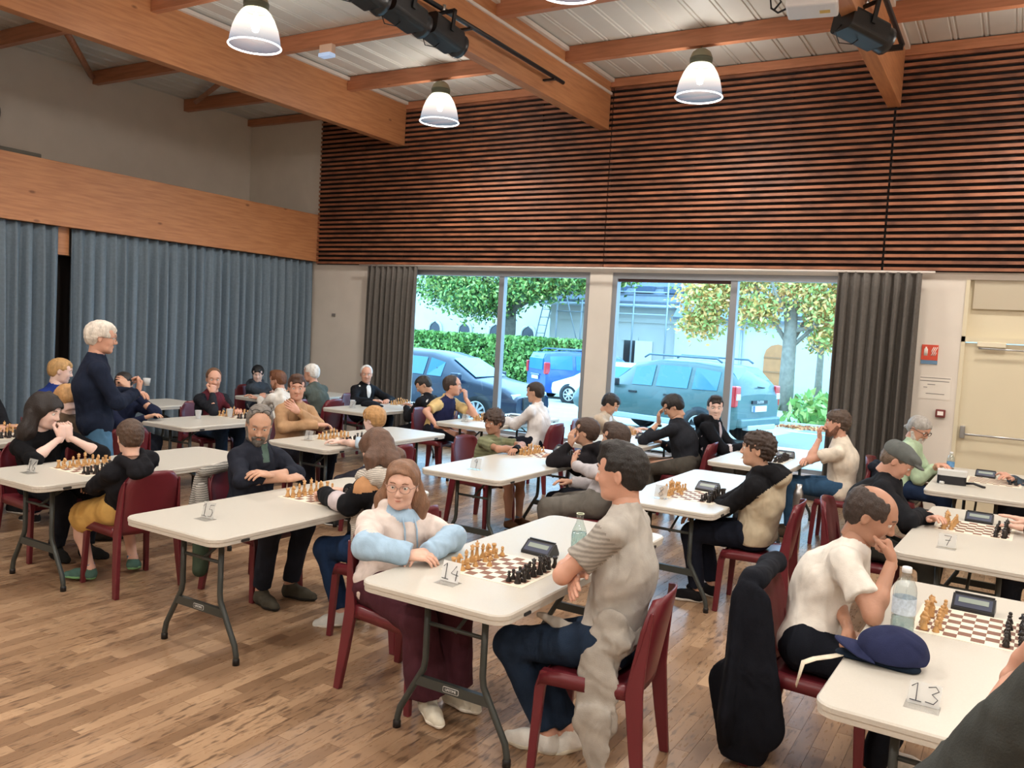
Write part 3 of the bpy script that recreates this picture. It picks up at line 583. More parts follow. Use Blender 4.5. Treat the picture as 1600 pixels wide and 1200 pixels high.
# ------------------------------------------------------------------ cars
M_tyre = mat('tyre', hexc('17181a'), .8); M_rim = mat('alloy_rim', hexc('b9bcc0'), .3, metal=.8); M_cgl = mat('car_glass', hexc('3b7894'), .08, spec=.6); M_trim = mat('car_trim', hexc('23262a'), .6)  # the cyan of the car windows is sky reflection put into their colour
M_red = mat('tail_lamp', hexc('b81e24'), .2, coat=.5); M_lamp = mat('head_lamp', hexc('cfd6dc'), .1, coat=.6); M_plate = mat('number_plate', hexc('d6dce0'), .4); M_pb = mat('plate_blue', hexc('2c5aa0'), .4)
def car(label, x, y, hd, paint, st, W_, wheels, wr=.32, glass=(), plates=(), rails=False, rz=1.0, spokes=7):
    """st: stations (x, z_sill, z_belt, z_roof or None, half width low, half width roof) from the rear to the front"""
    r = empty('car', (x, y, gz(y)+.005), math.radians(hd), label, 'car'); b = MB(); rows = []
    for (sx, zs, zb, zr, w, wt) in st:
        cab = zr is not None; zr = zr if cab else zb+.04; wt = wt if cab else w*.8
        side = [(w-.06, zs), (w, zs+.12), (w+.01, (zs+zb)/2), (w-.01, zb-.08), (w-.035, zb)]+([(wt+(w-wt)*.12, zr-.09), (wt-.05, zr-.02)] if cab else [(wt+.02, zr-.01), (wt-.12, zr)])
        rows.append([(sx, s_[0], s_[1]) for s_ in side]+[(sx, 0, zr+.015)]+[(sx, -s_[0], s_[1]) for s_ in side[::-1]])
    b.sheet(rows, paint)
    for e in (0, -1):
        vs = [b.bm.verts.new(p) for p in rows[e]]; b.bm.faces.new(vs)
    b.build('bodywork', r)
    for i in range(len(st)-1):      # side glazing between cabin stations
        if i not in glass: continue
        A, B = rows[i], rows[i+1]
        for s_ in (0, 1):
            def P(row, j, dz): p = row[j if s_ == 0 else len(row)-1-j]; return Vector(p)
            q = [P(A, 4, 0), P(B, 4, 0), P(B, 5, 0), P(A, 5, 0)]; c = sum(q, Vector())/4; q = [c+(v-c)*.86 for v in q]; n_ = (1 if s_ == 0 else -1)
            g_ = MB(); vs = [g_.bm.verts.new(v+Vector((0, n_*.012, 0))) for v in q]; g_.bm.faces.new(vs); g_.mi(M_cgl); o = g_.build('side_window', r); solidify(o, .006)
    for nm, i in (('rear_window', glass[0]-1), ('windscreen', glass[-1]+1)):
        if i < 0 or i+1 >= len(rows): continue
        A, B = rows[i], rows[i+1]; L_ = len(A); q = [Vector(A[5]), Vector(A[L_-6]), Vector(B[L_-6]), Vector(B[5])]
        if nm == 'windscreen': q = [Vector(A[6]), Vector(A[L_-7]), Vector(B[L_-6]), Vector(B[5])]
        else: q = [Vector(A[5]), Vector(A[L_-6]), Vector(B[L_-7]), Vector(B[6])]
        c = sum(q, Vector())/4; q = [c+(v-c)*.88 for v in q]; nn = (q[1]-q[0]).cross(q[3]-q[0]).normalized(); nn = nn if nn.z > 0 else -nn
        g_ = MB(); vs = [g_.bm.verts.new(v+nn*.03) for v in q]; g_.bm.faces.new(vs); g_.mi(M_cgl); solidify(g_.build(nm, r), .01)
    for wx in wheels:
        for s_ in (1, -1):
            T = Matrix.Translation((wx, s_*(W_-.09), wr)) @ Matrix.Rotation(-s_*PI/2, 4, 'X')
            MB().lathe([(wr+.06, .085), (wr+.06, .088), (0, .088)], M_trim, 24, M=T).build('wheel_arch', r)
            w = MB().lathe([(0, -.1), (wr*.7, -.1), (wr-.02, -.1), (wr, -.06), (wr, .08), (wr-.02, .105), (wr*.68, .11), (wr*.66, .085), (0, .085)], M_tyre, 28, M=T).build('wheel', r)
            rm = MB()
            for k in range(spokes):
                a = 2*PI*k/spokes; rm.box(0, wr*.64, -.022, .022, .092, .108, M_rim, M=T @ Matrix.Rotation(a, 4, 'Z'))
            rm.lathe([(wr*.60, .09), (wr*.60, .112), (wr*.67, .112), (wr*.67, .09)], M_rim, 24, M=T); rm.lathe([(0, .115), (.05, .112), (.05, .09)], M_rim, 12, M=T); rm.build('rim', w)
    if rails:
        for s_ in (1, -1): MB().tube([(rails[0], s_*rails[2], rails[3]), (rails[0]+.12, s_*rails[2], rails[3]+.07), (rails[1]-.12, s_*rails[2], rails[3]+.07), (rails[1], s_*rails[2], rails[3])], .022, mat('rail_grey', hexc('4f6a7e'), .4), 8).build('roof_rail', r)
    return r
PA = mat('paint_dark_blue', hexc('14233a'), .35, coat=.25); PB = mat('paint_blue', hexc('2450a0'), .35, coat=.3); PC_ = mat('paint_white', hexc('dfe3e6'), .3, coat=1.); PD = mat('paint_grey_green', hexc('44605f'), .4, coat=.3)
# dark hatchback, nose to the right
r = car('dark blue hatchback parked nose right outside the left window', -10.45, 14.75, 4, PA, [(-2.12, .35, .95, None, .80, .6), (-2.05, .3, 1.0, None, .84, .6), (-1.75, .25, 1.0, 1.42, .88, .62), (-.75, .22, .97, 1.47, .90, .62), (.05, .22, .95, 1.45, .90, .62), (.45, .22, .94, 1.36, .90, .63), (1.15, .22, .92, None, .90, .7), (1.85, .25, .80, None, .88, .6), (2.12, .3, .62, None, .76, .5)], .90, (-1.32, 1.30), .325, glass=(2, 3, 4), spokes=10)
for s_ in (1, -1):
    MB().box(1.72, 2.07, s_*.60-.17, s_*.60+.17, .60, .72, M_lamp, bev=.03).build('headlamp', r); MB().box(.75, .95, s_*.98-.1, s_*.98+.07, .93, 1.07, PA, bev=.03).build('door_mirror', r)
gr = MB().box(2.02, 2.16, -.5, .5, .40, .66, M_trim, bev=.03).build('grille', r); MB().box(2.14, 2.175, -.46, .46, .655, .675, M_steel).build('chrome_strip', gr); MB().box(2.15, 2.18, -.26, .26, .40, .51, M_plate).build('number_plate', r)
for s_ in (1, -1):
    for xx in (-.35, .62): MB().box(xx-.1, xx+.1, s_*.912-.012, s_*.912+.012, .80, .83, PA).build('door_handle', r)
# blue minivan seen from its rear right
r = car('bright blue minivan seen from behind beside the window post', -13.7, 29.0, 52, PB, [(-2.33, .35, 1.1, 1.55, .86, .66), (-2.22, .28, 1.1, 1.72, .92, .70), (-1.2, .25, 1.08, 1.78, .93, .72), (-.2, .25, 1.06, 1.78, .93, .72), (.75, .25, 1.04, 1.70, .93, .70), (1.55, .25, 1.02, None, .92, .7), (2.3, .3, .75, None, .82, .5)], .93, (-1.38, 1.42), .33, glass=(1, 2, 3), rails=(-1.9, .5, .62, 1.79))
MB().box(-2.37, -2.33, -.62, .62, 1.10, 1.50, M_cgl).build('tailgate_window', r)
for s_ in (1, -1): MB().box(-2.38, -2.18, s_*.84-.07, s_*.84+.09, .95, 1.38, M_red, bev=.03).build('tail_lamp', r)
MB().box(-2.40, -2.36, -.28, .28, .74, .86, M_plate).build('number_plate', r); MB().box(-2.42, -2.3, -.82, .82, .35, .52, PB, bev=.03).build('bumper', r); MB().box(-2.39, -2.36, -.4, .4, .89, .93, M_steel).build('chrome_strip', r)
# white car, mostly hidden
r = car('white car mostly hidden behind the grey SUV', -11.4, 26.0, 176, PC_, [(-2.1, .35, .9, None, .80, .6), (-1.8, .28, 1.0, 1.35, .86, .6), (-1.0, .25, .95, 1.5, .88, .6), (0, .25, .93, 1.5, .88, .6), (.6, .25, .92, 1.38, .88, .62), (1.25, .25, .9, None, .88, .7), (2.05, .3, .65, None, .78, .5)], .88, (-1.25, 1.3), .31, glass=(2, 3))
# grey-green SUV
r = car('grey-green SUV parked outside the right window, rear to the right', -6.45, 17.7, 166, PD, [(-2.13, .45, 1.02, None, .80, .62), (-2.08, .38, 1.08, 1.28, .88, .70), (-1.72, .34, 1.08, 1.60, .91, .70), (-1.05, .33, 1.06, 1.66, .92, .70), (-.15, .33, 1.05, 1.66, .92, .70), (.45, .33, 1.04, 1.56, .92, .70), (1.05, .33, 1.03, None, .92, .75), (1.85, .38, .95, None, .89, .65), (2.13, .45, .72, None, .80, .55)], .93, (-1.33, 1.34), .35, glass=(2, 3, 4), rails=(-1.6, .3, .62, 1.67))
for s_ in (1, -1):
    tl_ = MB().box(-2.12, -1.98, s_*.80-.10, s_*.80+.11, .82, 1.24, M_red, bev=.03).build('tail_lamp', r); MB().box(-2.135, -2.10, s_*.80-.07, s_*.80+.08, .96, 1.08, M_lamp, bev=.01).build('reversing_lamp', tl_)
    MB().box(.72, .92, s_*1.0-.1, s_*1.0+.08, 1.02, 1.18, M_trim, bev=.03).build('door_mirror', r)
    for xx in (-.55, .35): MB().box(xx-.1, xx+.1, s_*.93-.02, s_*.93+.015, .90, .94, M_trim).build('door_handle', r)
    MB().box(-1.0, 1.0, s_*.93-.03, s_*.93+.03, .33, .45, mat('sill_silver', hexc('a8b4ba'), .4), bev=.02).build('side_skirt', r)
MB().box(-2.22, -2.05, -.80, .80, .42, .60, PD, bev=.04).build('bumper', r); MB().box(-2.24, -2.1, -.55, .55, .36, .46, mat('sill_silver', (0, 0, 0)), bev=.02).build('skid_plate', r)
MB().box(-2.17, -2.12, -.27, .27, .72, .84, M_plate).build('number_plate', r); MB().box(-2.175, -2.165, .21, .27, .72, .84, M_pb).build('plate_band', r)
t_ = MB().box(-2.165, -2.12, -.30, .30, .88, .945, M_trim).build('tailgate_strip', r)
text_obj('tailgate_lettering', 'DUSTER', .075, M_txt, t_, Matrix.Translation((-2.168, 0, .913)) @ Matrix.Rotation(-PI/2, 4, 'Z') @ Matrix.Rotation(PI/2, 4, 'X'))
MB().tube([(-2.10, -.25, 1.20), (-2.14, .1, 1.22)], .012, M_trim, 6).build('rear_wiper', r)
# ------------------------------------------------------------------ implicit-surface modeller (rounded cones and ellipsoids blended, then meshed)
def nrm(v): v = np.asarray(v, float); return v/(np.linalg.norm(v)+1e-12)
class Field:
    def __init__(s, lo, hi, vox):
        s.v = vox; s.lo = np.asarray(lo, float)-4*vox; s.n = (np.ceil((np.asarray(hi)-s.lo)/vox)+5).astype(int)
        s.a = np.full(s.n, .12, np.float32)
    def region(s, lo, hi):
        i0 = np.clip(np.floor((lo-s.lo)/s.v).astype(int), 0, s.n); i1 = np.clip(np.ceil((hi-s.lo)/s.v).astype(int)+1, 0, s.n)
        sl = tuple(slice(a, b) for a, b in zip(i0, i1))
        ax = [(s.lo[d]+np.arange(i0[d], i1[d])*s.v).astype(np.float32) for d in range(3)]
        return sl, ax[0][:, None, None], ax[1][None, :, None], ax[2][None, None, :]
    def eval(s, p, X, Y, Z):
        if p[0] == 'c':
            _, a, b, ra, rb, o = p
            ab = np.asarray(b, float)-a; L2 = max(1e-9, ab@ab)
            x, y, z = X-np.float32(a[0]), Y-np.float32(a[1]), Z-np.float32(a[2])
            if 'flat' in o:
                n, f = o['flat']; q = (x*n[0]+y*n[1]+z*n[2])*(f-1); x, y, z = x+q*n[0], y+q*n[1], z+q*n[2]
            t0 = (x*ab[0]+y*ab[1]+z*ab[2])/L2; t = np.clip(t0, 0, 1)
            d = np.sqrt((x-t*ab[0])**2+(y-t*ab[1])**2+(z-t*ab[2])**2)-(ra+(rb-ra)*t)
            L_ = math.sqrt(L2)
            if o.get('cap'): d = np.maximum(d, (t0-1)*L_)
            if o.get('cap0'): d = np.maximum(d, -t0*L_)
            return d
        _, c, r, R_ = p
        x, y, z = X-np.float32(c[0]), Y-np.float32(c[1]), Z-np.float32(c[2])
        if R_ is not None: x, y, z = [x*R_[i][0]+y*R_[i][1]+z*R_[i][2] for i in range(3)]
        k0 = np.sqrt((x/r[0])**2+(y/r[1])**2+(z/r[2])**2); k1 = np.sqrt((x/r[0]**2)**2+(y/r[1]**2)**2+(z/r[2]**2)**2)+1e-9
        return k0*(k0-1)/k1
    def bounds(s, p, pad):
        if p[0] == 'c':
            _, a, b, ra, rb, o = p; f = o['flat'][1] if 'flat' in o else 1; m = 1/min(1, f)
            a, b = np.asarray(a), np.asarray(b)
            return np.minimum(a-ra*m, b-rb*m)-pad, np.maximum(a+ra*m, b+rb*m)+pad
        m = max(p[2]); return np.asarray(p[1])-m-pad, np.asarray(p[1])+m+pad
    def add(s, prims, k=.02):
        for p in prims:
            sl, X, Y, Z = s.region(*s.bounds(p, k+2.5*s.v))
            if 0 in s.a[sl].shape: continue
            d = s.eval(p, X, Y, Z).astype(np.float32); c = s.a[sl]
            h = np.maximum(k-np.abs(c-d), 0)/k; s.a[sl] = np.minimum(c, d)-h*h*k*.25
        return s
    def sub(s, prims, k=.008):
        for p in prims:
            sl, X, Y, Z = s.region(*s.bounds(p, k+2.5*s.v))
            if 0 in s.a[sl].shape: continue
            d = -s.eval(p, X, Y, Z).astype(np.float32); c = s.a[sl]
            h = np.maximum(k-np.abs(c-d), 0)/k; s.a[sl] = np.maximum(c, d)+h*h*k*.25
        return s
    def full(s):
        return [(s.lo[d]+np.arange(s.n[d])*s.v).astype(np.float32).reshape([-1 if i == d else 1 for i in range(3)]) for d in range(3)]
    def cut(s, n, p):      # remove the side the normal points to
        X, Y, Z = s.full(); s.a = np.maximum(s.a, (X-p[0])*n[0]+(Y-p[1])*n[1]+(Z-p[2])*n[2]); return s
    def ripple(s, amp, freq, seed, dirs=5, aniso=None):
        """folds: sum of sine waves near the surface"""
        m = np.abs(s.a) < .03; idx = np.nonzero(m)
        if len(idx[0]) == 0: return s
        P = np.stack(idx, 1)*s.v+s.lo; r_ = np.random.default_rng(seed); v = 0
        for k in range(dirs):
            d = nrm(r_.normal(size=3)*(aniso if aniso is not None else 1)); f = freq*r_.uniform(.6, 1.7)
            d2 = nrm(r_.normal(size=3)); v = v+np.sin(P@d*f+1.3*np.sin(P@d2*f*.45+r_.uniform(0, 6))+r_.uniform(0, 6))
        s.a[idx] += (amp*v/math.sqrt(dirs)).astype(np.float32); return s
    def mesh(s):
        a = s.a; ins = a < 0; n = a.shape
        cnt = np.zeros((n[0]-1, n[1]-1, n[2]-1), np.int8); off = [(i, j, k) for i in (0, 1) for j in (0, 1) for k in (0, 1)]
        for i, j, k in off: cnt += ins[i:n[0]-1+i, j:n[1]-1+j, k:n[2]-1+k]
        act = (cnt > 0) & (cnt < 8); idx = np.argwhere(act)
        if len(idx) == 0: return np.zeros((0, 3)), np.zeros((0, 4), int)
        vals = {o: a[idx[:, 0]+o[0], idx[:, 1]+o[1], idx[:, 2]+o[2]] for o in off}
        acc = np.zeros((len(idx), 3), np.float32); num = np.zeros(len(idx), np.float32)
        for o in off:
            for d in range(3):
                if o[d]: continue
                q = list(o); q[d] = 1; v0, v1 = vals[o], vals[tuple(q)]; m = (v0 < 0) != (v1 < 0)
                t = np.where(m, v0/(v0-v1+1e-12), 0)
                for e in range(3): acc[:, e] += np.where(m, o[e]+(t if e == d else 0), 0)
                num += m
        V = s.lo+(idx+acc/num[:, None])*s.v
        vid = np.full(act.shape, -1, np.int32); vid[act] = np.arange(len(idx)); Fs = []
        for d in range(3):
            sl0 = [slice(1, -1)]*3; sl1 = [slice(1, -1)]*3; sl0[d] = slice(0, -1); sl1[d] = slice(1, None)
            A = ins[tuple(sl0)]; B = ins[tuple(sl1)]; m = A != B; e = np.argwhere(m); fl = A[m]
            e1, e2 = [(1, 2), (2, 0), (0, 1)][d]; g = e.copy()
            for q in range(3):
                if q != d: g[:, q] += 1
            def cell(a1, a2):
                c = g.copy(); c[:, e1] -= a1; c[:, e2] -= a2; return vid[c[:, 0], c[:, 1], c[:, 2]]
            Q = np.stack([cell(1, 1), cell(0, 1), cell(0, 0), cell(1, 0)], 1); Q[~fl] = Q[~fl][:, ::-1]; Fs.append(Q)
        return V, np.concatenate(Fs)
def sdf_bounds(prims, pad=.03):
    lo = np.full(3, 9e9); hi = -lo
    for p in prims:
        a, b = Field.bounds(None, p, pad); lo = np.minimum(lo, a); hi = np.maximum(hi, b)
    return lo, hi
def cone(a, b, ra, rb, **o): return ('c', np.asarray(a, float), np.asarray(b, float), ra, rb, o)
def ell(c, r, R_=None): return ('e', np.asarray(c, float), np.asarray(r, float), R_)
# ------------------------------------------------------------------ head template (x forward, y left, z up, origin between the ears)
def head_template(vox, fem=False, beardless=True):
    P = [ell((-.012, 0, .035), (.098, .076, .090)), ell((.02, 0, -.03), (.068, .062, .075)), ell((.022, 0, .03), (.072, .066, .07)),
         cone((.045, .028, -.075), (.045, -.028, -.075), .028, .028), ell((.066, 0, -.092), (.022, .022, .018))]
    F = Field((-.14, -.12, -.20), (.14, .12, .15), vox); F.add(P, .03)
    F.add([ell((.055, s*.036, -.025), (.032, .026, .03)) for s in (1, -1)], .02)
    F.add([cone((.078, .030, .034), (.086, 0, .030), .012, .013), cone((.078, -.030, .034), (.086, 0, .030), .012, .013)], .015)
    F.sub([ell((.100, s*.031, .010), (.020, .019, .012)) for s in (1, -1)], .012)
    F.add([cone((.088, 0, .016), (.107, 0, -.024), .008, .0115), ell((.098, .011, -.030), (.012, .008, .007)), ell((.098, -.011, -.030), (.012, .008, .007))], .012)
    F.add([ell((.086, 0, -.053), (.011, .022, .0055)), ell((.083, 0, -.064), (.012, .018, .006))], .005)
    F.sub([cone((.101, .018, -.0585), (.101, -.018, -.0585), .0035, .0035)], .003)
    F.add([ell((-.010, s*.077, -.005), (.017, .008, .031), None) for s in (1, -1)], .006)
    F.sub([ell((-.004, s*.086, -.003), (.009, .006, .018), None) for s in (1, -1)], .004)
    F.add([ell((.083, s*.031, .0185), (.013, .0165, .004)) for s in (1, -1)], .004)
    F.add([cone((-.018, 0, -.05), (-.026, 0, -.125), .052, .047)], .03)
    F.cut((0, 0, -1), (0, 0, -.125))
    V, Q = F.mesh(); c = V[Q].mean(1); MI = np.zeros(len(Q), int)
    lip = (c[:, 0] > .078) & (abs(c[:, 1]) < .024) & (abs(c[:, 2]+.0585) < .0105-.00016/(.03-np.minimum(abs(c[:, 1]), .0235)))
    MI[lip] = 1
    E = []
    for s in (1, -1):   # eyeballs
        lat = 8; lon = 10; r = .0125; vs = []; fs = []; mi = []; cx = np.array((.0805, s*.031, .0085)); b0 = len(V)+sum(len(e[0]) for e in E)
        for i in range(1, lat):
            th = PI*i/lat
            for j in range(lon): a = 2*PI*j/lon; vs.append(cx+r*np.array((math.cos(th), math.sin(th)*math.cos(a), math.sin(th)*math.sin(a))))
        vs.append(cx+(r, 0, 0)); vs.append(cx-(r, 0, 0))
        for i in range(lat-2):
            for j in range(lon): fs.append((i*lon+j, (i+1)*lon+j, (i+1)*lon+(j+1) % lon, i*lon+(j+1) % lon)); mi.append(2)
        for j in range(lon): fs.append((len(vs)-2, j, (j+1) % lon, (j+1) % lon)); mi.append(3)
        fs = [f for f in fs if f[2] != f[3]]; mi = mi[:len(fs)]
        # close the front with a small quad fan
        for j in range(0, lon, 2): fs.append((len(vs)-2, j, (j+1) % lon, (j+2) % lon)); mi.append(3)
        E.append((np.array(vs), np.array(fs)+b0, mi))
    V = np.concatenate([V]+[e[0] for e in E]); Q = np.concatenate([Q]+[e[1] for e in E]); MI = np.concatenate([MI]+[e[2] for e in E])
    return V, Q, MI
# ------------------------------------------------------------------ hand template: origin at wrist, x to fingertips, z back of hand, y thumb side
def hand_template(vox, curl, spread=.0):
    P = [cone((-.02, 0, 0), (.02, 0, 0), .026, .029, flat=((0, 0, 1), 1.35)), cone((.015, .018, 0), (.078, .026, 0), .022, .018, flat=((0, 0, 1), 1.25)), cone((.015, -.014, 0), (.072, -.028, 0), .021, .016, flat=((0, 0, 1), 1.25)), cone((.03, .0, -.002), (.08, 0, .001), .022, .018, flat=((0, 0, 1), 1.2))]
    F = Field((-.06, -.08, -.10), (.20, .10, .06), vox); F.add(P, .015)
    tips = []
    for i, (y, l, r) in enumerate(((.030, .95, .0098), (.0105, 1.06, .0102), (-.0095, .98, .0098), (-.0285, .78, .0086))):
        p = np.array((.078-abs(i-1)*.004, y, .002)); ang = 0; dy = (1.3-i)*(.05+spread)
        G = []
        for j, sl in enumerate((.043, .027, .022)):
            ang += curl*(1.0, 1.15, .8)[j]*(1+.06*i); q = p+sl*l*np.array((math.cos(ang)*math.cos(dy), math.sin(dy), -math.sin(ang)))
            G.append(cone(p, q, r*(1, .95, .88)[j], r*(.95, .88, .78)[j])); p = q
        F.add(G, .004)
    b = np.array((.018, .026, -.006)); c = b+np.array((.034, .026, -.012)); d = c+np.array((.028, .012+.01*(1-curl), -.012*curl-.004)); e = d+np.array((.024, -.002-.014*curl, -.010*curl))
    F.add([cone(b, c, .0165, .0125), cone(c, d, .0118, .0105), cone(d, e, .0102, .0085)], .006)
    return F.mesh()
HEAD = {l: head_template(v) for l, v in (('n', .0048), ('m', .0066), ('f', .0092))}
HANDS = {(l, c): hand_template(v, cv) for l, v in (('n', .0042), ('m', .0052), ('f', .0068)) for c, cv in (('relax', .35), ('fist', 1.25), ('flat', .06), ('grip', .8))}
def shoe_template(vox):
    F = Field((-.13, -.07, -.03), (.20, .07, .14), vox)
    F.add([cone((-.055, 0, .04), (.07, 0, .032), .040, .036), cone((.07, .004, .030), (.135, .008, .026), .040, .030), cone((-.05, 0, .04), (-.045, 0, .085), .042, .040), cone((-.02, 0, .06), (.06, 0, .04), .036, .030)], .03)
    F.cut((0, 0, -1), (0, 0, .012)); F.sub([ell((-.045, 0, .125), (.036, .030, .03))], .008)
    A = F.mesh()
    F = Field((-.13, -.07, -.03), (.20, .07, .06), vox)
    F.add([cone((-.055, 0, .03), (.07, 0, .03), .043, .041), cone((.07, .004, .03), (.138, .008, .03), .043, .032)], .03); F.cut((0, 0, 1), (0, 0, .024)); F.cut((0, 0, -1), (0, 0, 0))
    return A, F.mesh()
SHOE = {l: shoe_template(v) for l, v in (('n', .0075), ('m', .010), ('f', .013))}
def skinmats(key):
    c = {'fair': 'd6ac98', 'pale': 'dcbbae', 'mid': 'c0967e', 'tan': 'ab7f68', 'ruddy': 'c89882'}[key]; h = hexc(c)
    s = mat('skin_'+key, h, .5, noise=(9, .06), bump=(90, .08), sss=.12, spec=.35)
    l = mat('lips_'+key, (h[0]*.78, h[1]*.5, h[2]*.5), .45)
    return [s, l, mat('eye_white', hexc('d8d2cc'), .3), mat('iris', hexc('2d2018'), .2)]
def rotm(fwd, up):
    x = nrm(fwd); y = nrm(np.cross(up, x)); z = np.cross(x, y); return np.stack([x, y, z], 1)
def head_frame(yaw, pitch, roll=0):
    y, p = math.radians(yaw), math.radians(pitch)
    x = np.array((math.cos(y)*math.cos(p), math.sin(y)*math.cos(p), -math.sin(p))); l0 = np.array((-math.sin(y), math.cos(y), 0)); z0 = np.cross(x, l0)
    r = math.radians(roll); l = l0*math.cos(r)+z0*math.sin(r); return np.stack([x, l, np.cross(x, l)], 1)
def hair_mesh(st, vox, seed):
    k = st.get('k', 'short'); v = st.get('v', .0); fr = st.get('fringe', 0.)
    F = Field((-.17, -.15, -.34 if k in ('long', 'pony', 'wavy') else -.16), (.14, .15, .18), vox)
    F.add([ell((-.010, 0, .040), (.107+v, .0825+v, .0905+v)), ell((.026, 0, .057), (.073+v*.5, .071+v*.5, .056+v*.5)), ell((-.045, 0, -.005), (.066+v*.6, .070+v*.6, .073))], .02)
    if k == 'quiff': F.add([ell((.035, 0, .115), (.06, .06, .028))], .02)
    if k in ('long', 'wavy'):
        L_ = st.get('len', .24)
        F.add([cone((-.04, s*.066, -.02), (-.045, s*.092, -L_*.55), .036+v, .042+v) for s in (1, -1)]+[cone((-.045, s*.092, -L_*.55), (-.03, s*.098, -L_), .042+v, .03) for s in (1, -1)]+[cone((-.07, 0, -.02), (-.085, 0, -L_*.9), .052+v, .06)], .03)
    if k == 'pony': F.add([cone((-.09, 0, .01), (-.12, 0, -.05), .026, .03), cone((-.12, 0, -.05), (-.105, 0, -.22), .03, .014)], .02)
    if k == 'tied': F.add([cone((-.085, 0, -.02), (-.12, 0, -.05), .024, .02)], .02)
    # face opening
    F.sub([ell((.105, 0, -.055-fr), (.078, .078+st.get('open', 0), .118)), ell((.125, 0, .0-fr), (.07, .11, .055))], .01)
    if k not in ('long', 'wavy'):
        F.sub([ell((.012, s*.088, -.030), (.034, .036, .044)) for s in (1, -1)], .008)
        F.cut((0, 0, -1), (0, 0, -.062 if k != 'pony' else -.25))
    else: F.sub([ell((.06, 0, -.13), (.075, .072, .12))], .01)
    if k in ('short', 'quiff', 'receding'): F.sub([ell((.078, s*.070, .060), (.034, .024, .030)) for s in (1, -1)], .012)
    if k == 'bald': F.sub([ell((.045, 0, .125), (.135, .066, .098)), ell((.11, 0, .06), (.075, .085, .06))], .008)
    if k == 'receding': F.sub([ell((.105, 0, .075), (.075, .08, .055))], .008)
    amp, fq = {'curly': (.0055, 150), 'wavy': (.005, 75), 'long': (.0035, 80)}.get(k, (.0022, 140))
    F.ripple(amp, fq, seed, 6, aniso=np.array((1, 1, .35)) if k != 'curly' else None)
    return F.mesh()
def beard_mesh(st, vox, seed):
    t = st.get('t', .0)+.0035; F = Field((-.06, -.12, -.17), (.14, .12, .03), vox)
    F.add([cone((-.002, s*.066, -.028), (.030, s*.052, -.078), .011+t, .015+t) for s in (1, -1)]+[cone((.030, s*.052, -.078), (.070, 0, -.100), .016+t, .019+t) for s in (1, -1)]+[cone((.095, s*.004, -.0445), (.080, s*.032, -.060), .006, .009) for s in (1, -1)]+[cone((.080, s*.032, -.060), (.070, s*.02, -.09), .010, .014) for s in (1, -1)]+[ell((.079, 0, -.086), (.017+t, .024, .016+t))], .014)
    F.ripple(.0018, 160, seed, 5); return F.mesh()
BROW = {}
